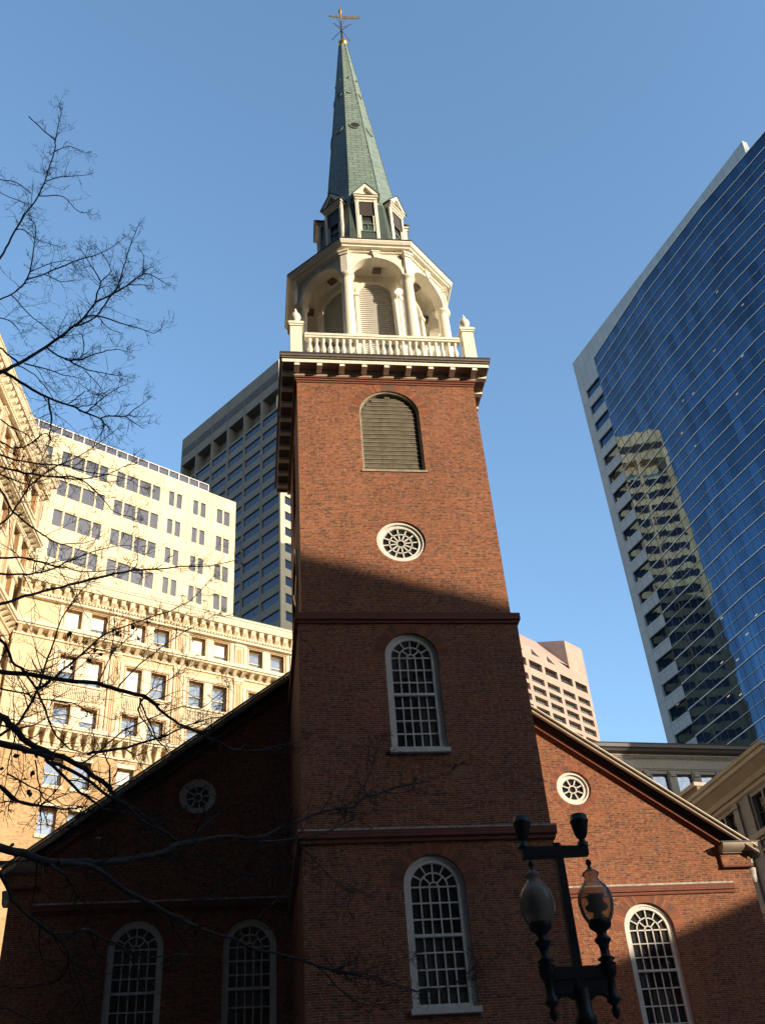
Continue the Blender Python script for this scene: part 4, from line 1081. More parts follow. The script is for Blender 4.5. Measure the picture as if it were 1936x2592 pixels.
# --- buff limestone block at the right edge
wg = thing('office_building', 'buff limestone block at the right edge with tall dark windows between mullions and pilasters', 'building', (22.45, 23.6, 0), radians(-82))
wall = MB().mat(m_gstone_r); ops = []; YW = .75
base = [(-1.45, -.45), (-2.60, -1.62), (-3.78, -2.82), (-5.2, -4.2), (-6.35, -5.4), (-7.6, -6.6), (-9.0, -8.0), (-10.2, -9.2), (-11.4, -10.4)]
gr_ = []
for g in range(5):
    b0 = -.35-g*4.05
    gr_ += [(b0-.98, b0), (b0-2.1, b0-1.12)]
for a, b in gr_:
    for zt, zb in ((22.1, 20.25), (18.9, 16.7), (15.2, 13.0), (11.5, 9.3)): ops.append((a, b, zb, zt))
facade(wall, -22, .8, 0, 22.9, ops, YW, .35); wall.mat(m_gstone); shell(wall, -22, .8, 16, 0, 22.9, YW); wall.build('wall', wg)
for o in ops: window(wg, o[0], o[1], o[2], o[3], YW+.3, 'dark')
# continue the front round the corner
tr = MB().mat(m_gstone)
prof = [(YW-.02, 22.3), (YW-.12, 22.42), (YW-.12, 22.62), (YW-.22, 22.66), (YW-.30, 22.95), (YW-.62, 23.42), (YW-.70, 23.5), (YW-.70, 23.72), (YW-.78, 23.80), (YW-.80, 24.0)]
tr.grid([[(-22, o_, z), ((YW-o_)*1.0+.0, o_, z), ((YW-o_)*1.0+.0, 16, z)] for o_, z in prof], False, False, True)
tr.poly([(-22, -.05, 24.0), (.8, -.05, 24.0), (.8, 16, 24.0), (-22, 16, 24.0)])
tr.build('cornice', wg)
tr = MB().mat(m_gstone)
for zs in (20.05, 16.5, 12.8): tr.box(-22, .85, YW-.22, YW, zs-.18, zs+.14); tr.box(-22, .82, YW-.12, YW, zs-.9, zs-.78); tr.box(-22, .85, YW-.1, YW, zs-.32, zs-.18)
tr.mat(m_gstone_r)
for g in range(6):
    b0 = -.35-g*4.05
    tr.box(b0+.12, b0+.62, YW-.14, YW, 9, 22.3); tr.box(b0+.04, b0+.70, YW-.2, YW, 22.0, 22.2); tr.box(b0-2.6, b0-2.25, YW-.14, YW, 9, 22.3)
for g in range(5):
    b0 = -.35-g*4.05; tr.lathe([(.10, 16.75), (.13, 16.85), (.09, 17.0), (.08, 18.6), (.13, 18.8)], (b0-1.06, YW-.08), 8)
tr.build('mullions_and_belts', wg)
for v in (2.2, 3.9, 7.0, 8.7, 11.8, 13.5):     # the side street front
    for zt, zb in ((22.1, 20.25), (18.9, 16.7), (15.2, 13.0), (11.5, 9.3), (7.6, 5.2)):
        o = window(wg, v, v+1.1, zb, zt, 0, 'dark'); o.location = (.83, v, zb); o.rotation_euler.z = pi/2

# --- blocks across the street behind the viewer (two throw the big shadows, the last three are placed to cut skylight)
m_plain = stone('brown street block', (.12,.095,.075), (.09,.07,.06), 1, .85, .2)
m_plain2 = stone('grey street block', (.13,.12,.115), (.1,.095,.09), 1, .85, .2)
def street_block(label, x, y, rot, wd_, dp, h, mat, fl=3.6):
    t = thing('office_building', label, 'building', (x, y, 0), rot)
    wall = MB().mat(mat); ops = []; nb = int(wd_/3.4)
    for k in range(nb):
        for j in range(int((h-2)/fl)): ops.append((k*wd_/nb+.8, (k+1)*wd_/nb-.8, 1.2+j*fl, 3.4+j*fl))
    facade(wall, 0, wd_, 0, h, ops, 0, .3); shell(wall, 0, wd_, dp, 0, h); wall.build('wall', t)
    g = MB().mat(m_glass)
    for o in ops: g.poly([(o[0], .28, o[2]), (o[1], .28, o[2]), (o[1], .28, o[3]), (o[0], .28, o[3])])
    g.build('windows', t)
    c = MB().mat(mat); c.box(-.3, wd_+.3, -.4, .3, h-.6, h); c.build('cornice', t); return t
# long slanted roof line that shades the tower up to its round window
ex, ey, ang = 86.0, -80.0, radians(158.2)
L1 = 80.0
def rayplace(Xp, Zp, Y): return Xp-1.0355*Y, Zp-.3589*Y
x1, h1_ = rayplace(3.0, 17.9, -80)
ext = 3.6
a_ = radians(-23.5)
near = Vector((x1, -80, 0))+Vector((cos(a_), sin(a_), 0))*ext
street_block('tall brown block across the square behind the viewer', near.x, near.y, a_+pi, 78, 22, h1_, m_plain)
x2, h2_ = rayplace(15.3, 12.2, -60)
street_block('lower grey block across the square behind the viewer', x2, -38, radians(-90), 58, 22, h2_, m_plain2)
street_block('unseen grey street block behind the viewer, made high to cut skylight', 36, -40, pi, 104, 20, 130, m_plain2)  # height chosen to block skylight on the church front
street_block('unseen dark block added right of the viewer to cut skylight', 50, -4, radians(-90), 24, 30, 36, m_plain)  # added out of view to block skylight from the right
street_block('unseen high brown block added at the left to cut skylight', -44, -62, radians(83), 62, 20, 66, m_plain)  # added out of view to block skylight from the left

# ------------------------------------------------------------------ ground
m_asph = stone('asphalt', (.05,.05,.052), (.035,.035,.037), 3, .9, .4)
m_pave = stone('concrete pavement', (.30,.28,.26), (.24,.23,.21), 1.5, .85, .2, joint=(1.5, 1.5, .02, 0), jcol=.6)
m_kerb = stone('granite kerb', (.34,.33,.32), (.27,.26,.25), 8, .8, .3)
g = MB().mat(m_asph); g.poly([(-1500, -1500, -.15), (1500, -1500, -.15), (1500, 1500, -.15), (-1500, 1500, -.15)]); struct(g.build('ground'))
g = MB().mat(m_pave); g.box(-19.5, 21, -10, 36, -.146, 0); g.mat(m_kerb); g.box(-19.8, -19.5, -10.3, 36, -.146, .0); g.box(21, 21.3, -10.3, 36, -.146, .0); g.box(-19.5, 21, -10.3, -10, -.146, .0); struct(g.build('pavement'))
g = MB().mat(m_pave); g.box(-45, 30, -42, -17.5, -.146, 0); g.mat(m_kerb); g.box(-45, 30, -17.5, -17.2, -.146, .0); struct(g.build('pavement'))
g = MB().mat(stone('road paint', (.75,.74,.7), (.6,.6,.57), 5, .7, 0))
for k in range(12): g.poly([(-40+k*6, -13.9, -.146), (-37+k*6, -13.9, -.146), (-37+k*6, -13.75, -.146), (-40+k*6, -13.75, -.146)])
struct(g.build('road_markings'))

# ------------------------------------------------------------------ street lamp
lamp = thing('street_lamp', 'black twin globe street lamp with two spotlights on its crossarm before the gable', 'street lamp', (-1.005, -14.2, 0))
q = MB().mat(m_iron)
q.lathe([(.26, 0), (.26, .12), (.20, .2), (.22, .45), (.15, .62), (.16, .75), (.10, .9), (.085, 1.1), (.08, 3.0), (.085, 3.7), (.115, 3.76), (.115, 3.82), (.09, 3.86), (.088, 4.1)], n=16)
q.build('lamp_post', lamp)
q = MB().mat(m_iron); q.box(-.046, .046, -.046, .046, 4.1, 5.55); q.build('square_mast', lamp)
q = MB().mat(m_iron)   # scrolled bracket carrying the globes
q.box(-.40, .40, -.045, .045, 4.20, 4.33); q.box(-.30, .30, -.03, .03, 4.06, 4.20)
for s in (-1, 1):
    q.tube([(s*.09, 0, 4.02), (s*.16, 0, 4.06), (s*.24, 0, 4.05), (s*.31, 0, 4.0), (s*.34, 0, 4.08)], [.035, .03, .028, .03, .02], 8)
q.build('bracket', lamp)
m_globe = bpy.data.materials.new('clear acrylic globe'); m_globe.use_nodes = True
t = m_globe.node_tree; out = t.nodes['Material Output']; t.nodes.remove(t.nodes['Principled BSDF'])
tr_ = N(t, 'ShaderNodeBsdfTransparent'); tr_.inputs[0].default_value = (.72, .66, .57, 1)
gl_ = N(t, 'ShaderNodeBsdfGlossy'); gl_.inputs['Roughness'].default_value = .12; gl_.inputs[0].default_value = (.9, .9, .9, 1)
df_ = N(t, 'ShaderNodeBsdfDiffuse'); df_.inputs[0].default_value = (.80, .70, .56, 1)
fr_ = N(t, 'ShaderNodeFresnel'); fr_.inputs[0].default_value = 1.22
m1 = N(t, 'ShaderNodeMixShader'); m1.inputs[0].default_value = .32; t.links.new(tr_.outputs[0], m1.inputs[1]); t.links.new(df_.outputs[0], m1.inputs[2])
m2 = N(t, 'ShaderNodeMixShader'); t.links.new(fr_.outputs[0], m2.inputs[0]); t.links.new(m1.outputs[0], m2.inputs[1]); t.links.new(gl_.outputs[0], m2.inputs[2])
t.links.new(m2.outputs[0], out.inputs[0])
for s in (-1, 1):
    x = s*.345
    q = MB().mat(m_iron)
    q.lathe([(.0, 3.78), (.035, 3.82), (.05, 3.88), (.025, 3.92), (.08, 3.97), (.075, 4.0), (.05, 4.05), (.05, 4.2), (.085, 4.24), (.095, 4.3), (.09, 4.34), (.10, 4.345), (.06, 4.37), (.10, 4.40), (.055, 4.43), (.05, 4.50), (.06, 4.55), (.095, 4.595), (.09, 4.615), (.055, 4.65), (.06, 4.69), (.12, 4.735), (.13, 4.77), (.13, 4.80), (.12, 4.82)], (x, 0), 16, cap=False)
    h = q.build('lantern_stem', lamp)
    q = MB().mat(m_globe); q.lathe([(.132, 4.80), (.168, 4.86), (.190, 4.93), (.200, 5.0), (.198, 5.06), (.182, 5.13), (.15, 5.185), (.12, 5.212), (.118, 5.225), (.10, 5.23), (.078, 5.28), (.075, 5.30), (.098, 5.33), (.096, 5.345), (.06, 5.375), (.045, 5.385)], (x, 0), 28, cap=False)
    g_ = q.build('globe', lamp)
    q = MB().mat(m_iron); q.lathe([(.045, 5.38), (.02, 5.41), (.018, 5.43), (.035, 5.455), (.03, 5.49), (.0, 5.515)], (x, 0), 12, cap=False); q.build('finial', g_)
    q = MB().mat(m_lead); q.lathe([(.05, 4.82), (.06, 4.86), (.05, 4.9), (.03, 4.92), (.03, 4.95)], (x, 0), 12)
    q.mat(m_ironb); q.lathe([(.11, 4.93), (.13, 4.95), (.13, 4.97), (.09, 5.0), (.09, 5.06), (.11, 5.08), (.06, 5.1)], (x, 0), 14)
    q.mat(m_blind); q.box(x-.012, x+.012, -.08, -.06, 4.92, 5.03)
    q.build('lamp_fitting', g_)
q = MB().mat(m_iron); q.hexa([(-.435, -.05, 5.53), (.36, -.05, 5.55), (.36, .05, 5.55), (-.435, .05, 5.53), (-.435, -.05, 5.66), (.36, -.05, 5.66), (.36, .05, 5.66), (-.435, .05, 5.66)])
q.lathe([(.05, 5.66), (.05, 5.70)], (0, 0), 10)
q.build('crossarm', lamp)
for s, x, tilt in ((1, .315, (0.02, .02)), (-1, -.405, (-.05, .10))):
    q = MB().mat(m_iron); q.lathe([(.065, 0), (.065, .05), (.04, .06), (.035, .1), (.055, .11), (.075, .15), (.10, .27), (.11, .30), (.11, .315), (.10, .32), (.10, .37), (.085, .385)], n=18)
    o = q.build('spotlight', lamp, (x, 0, 5.655)); o.rotation_euler = (tilt[0], tilt[1], 0)

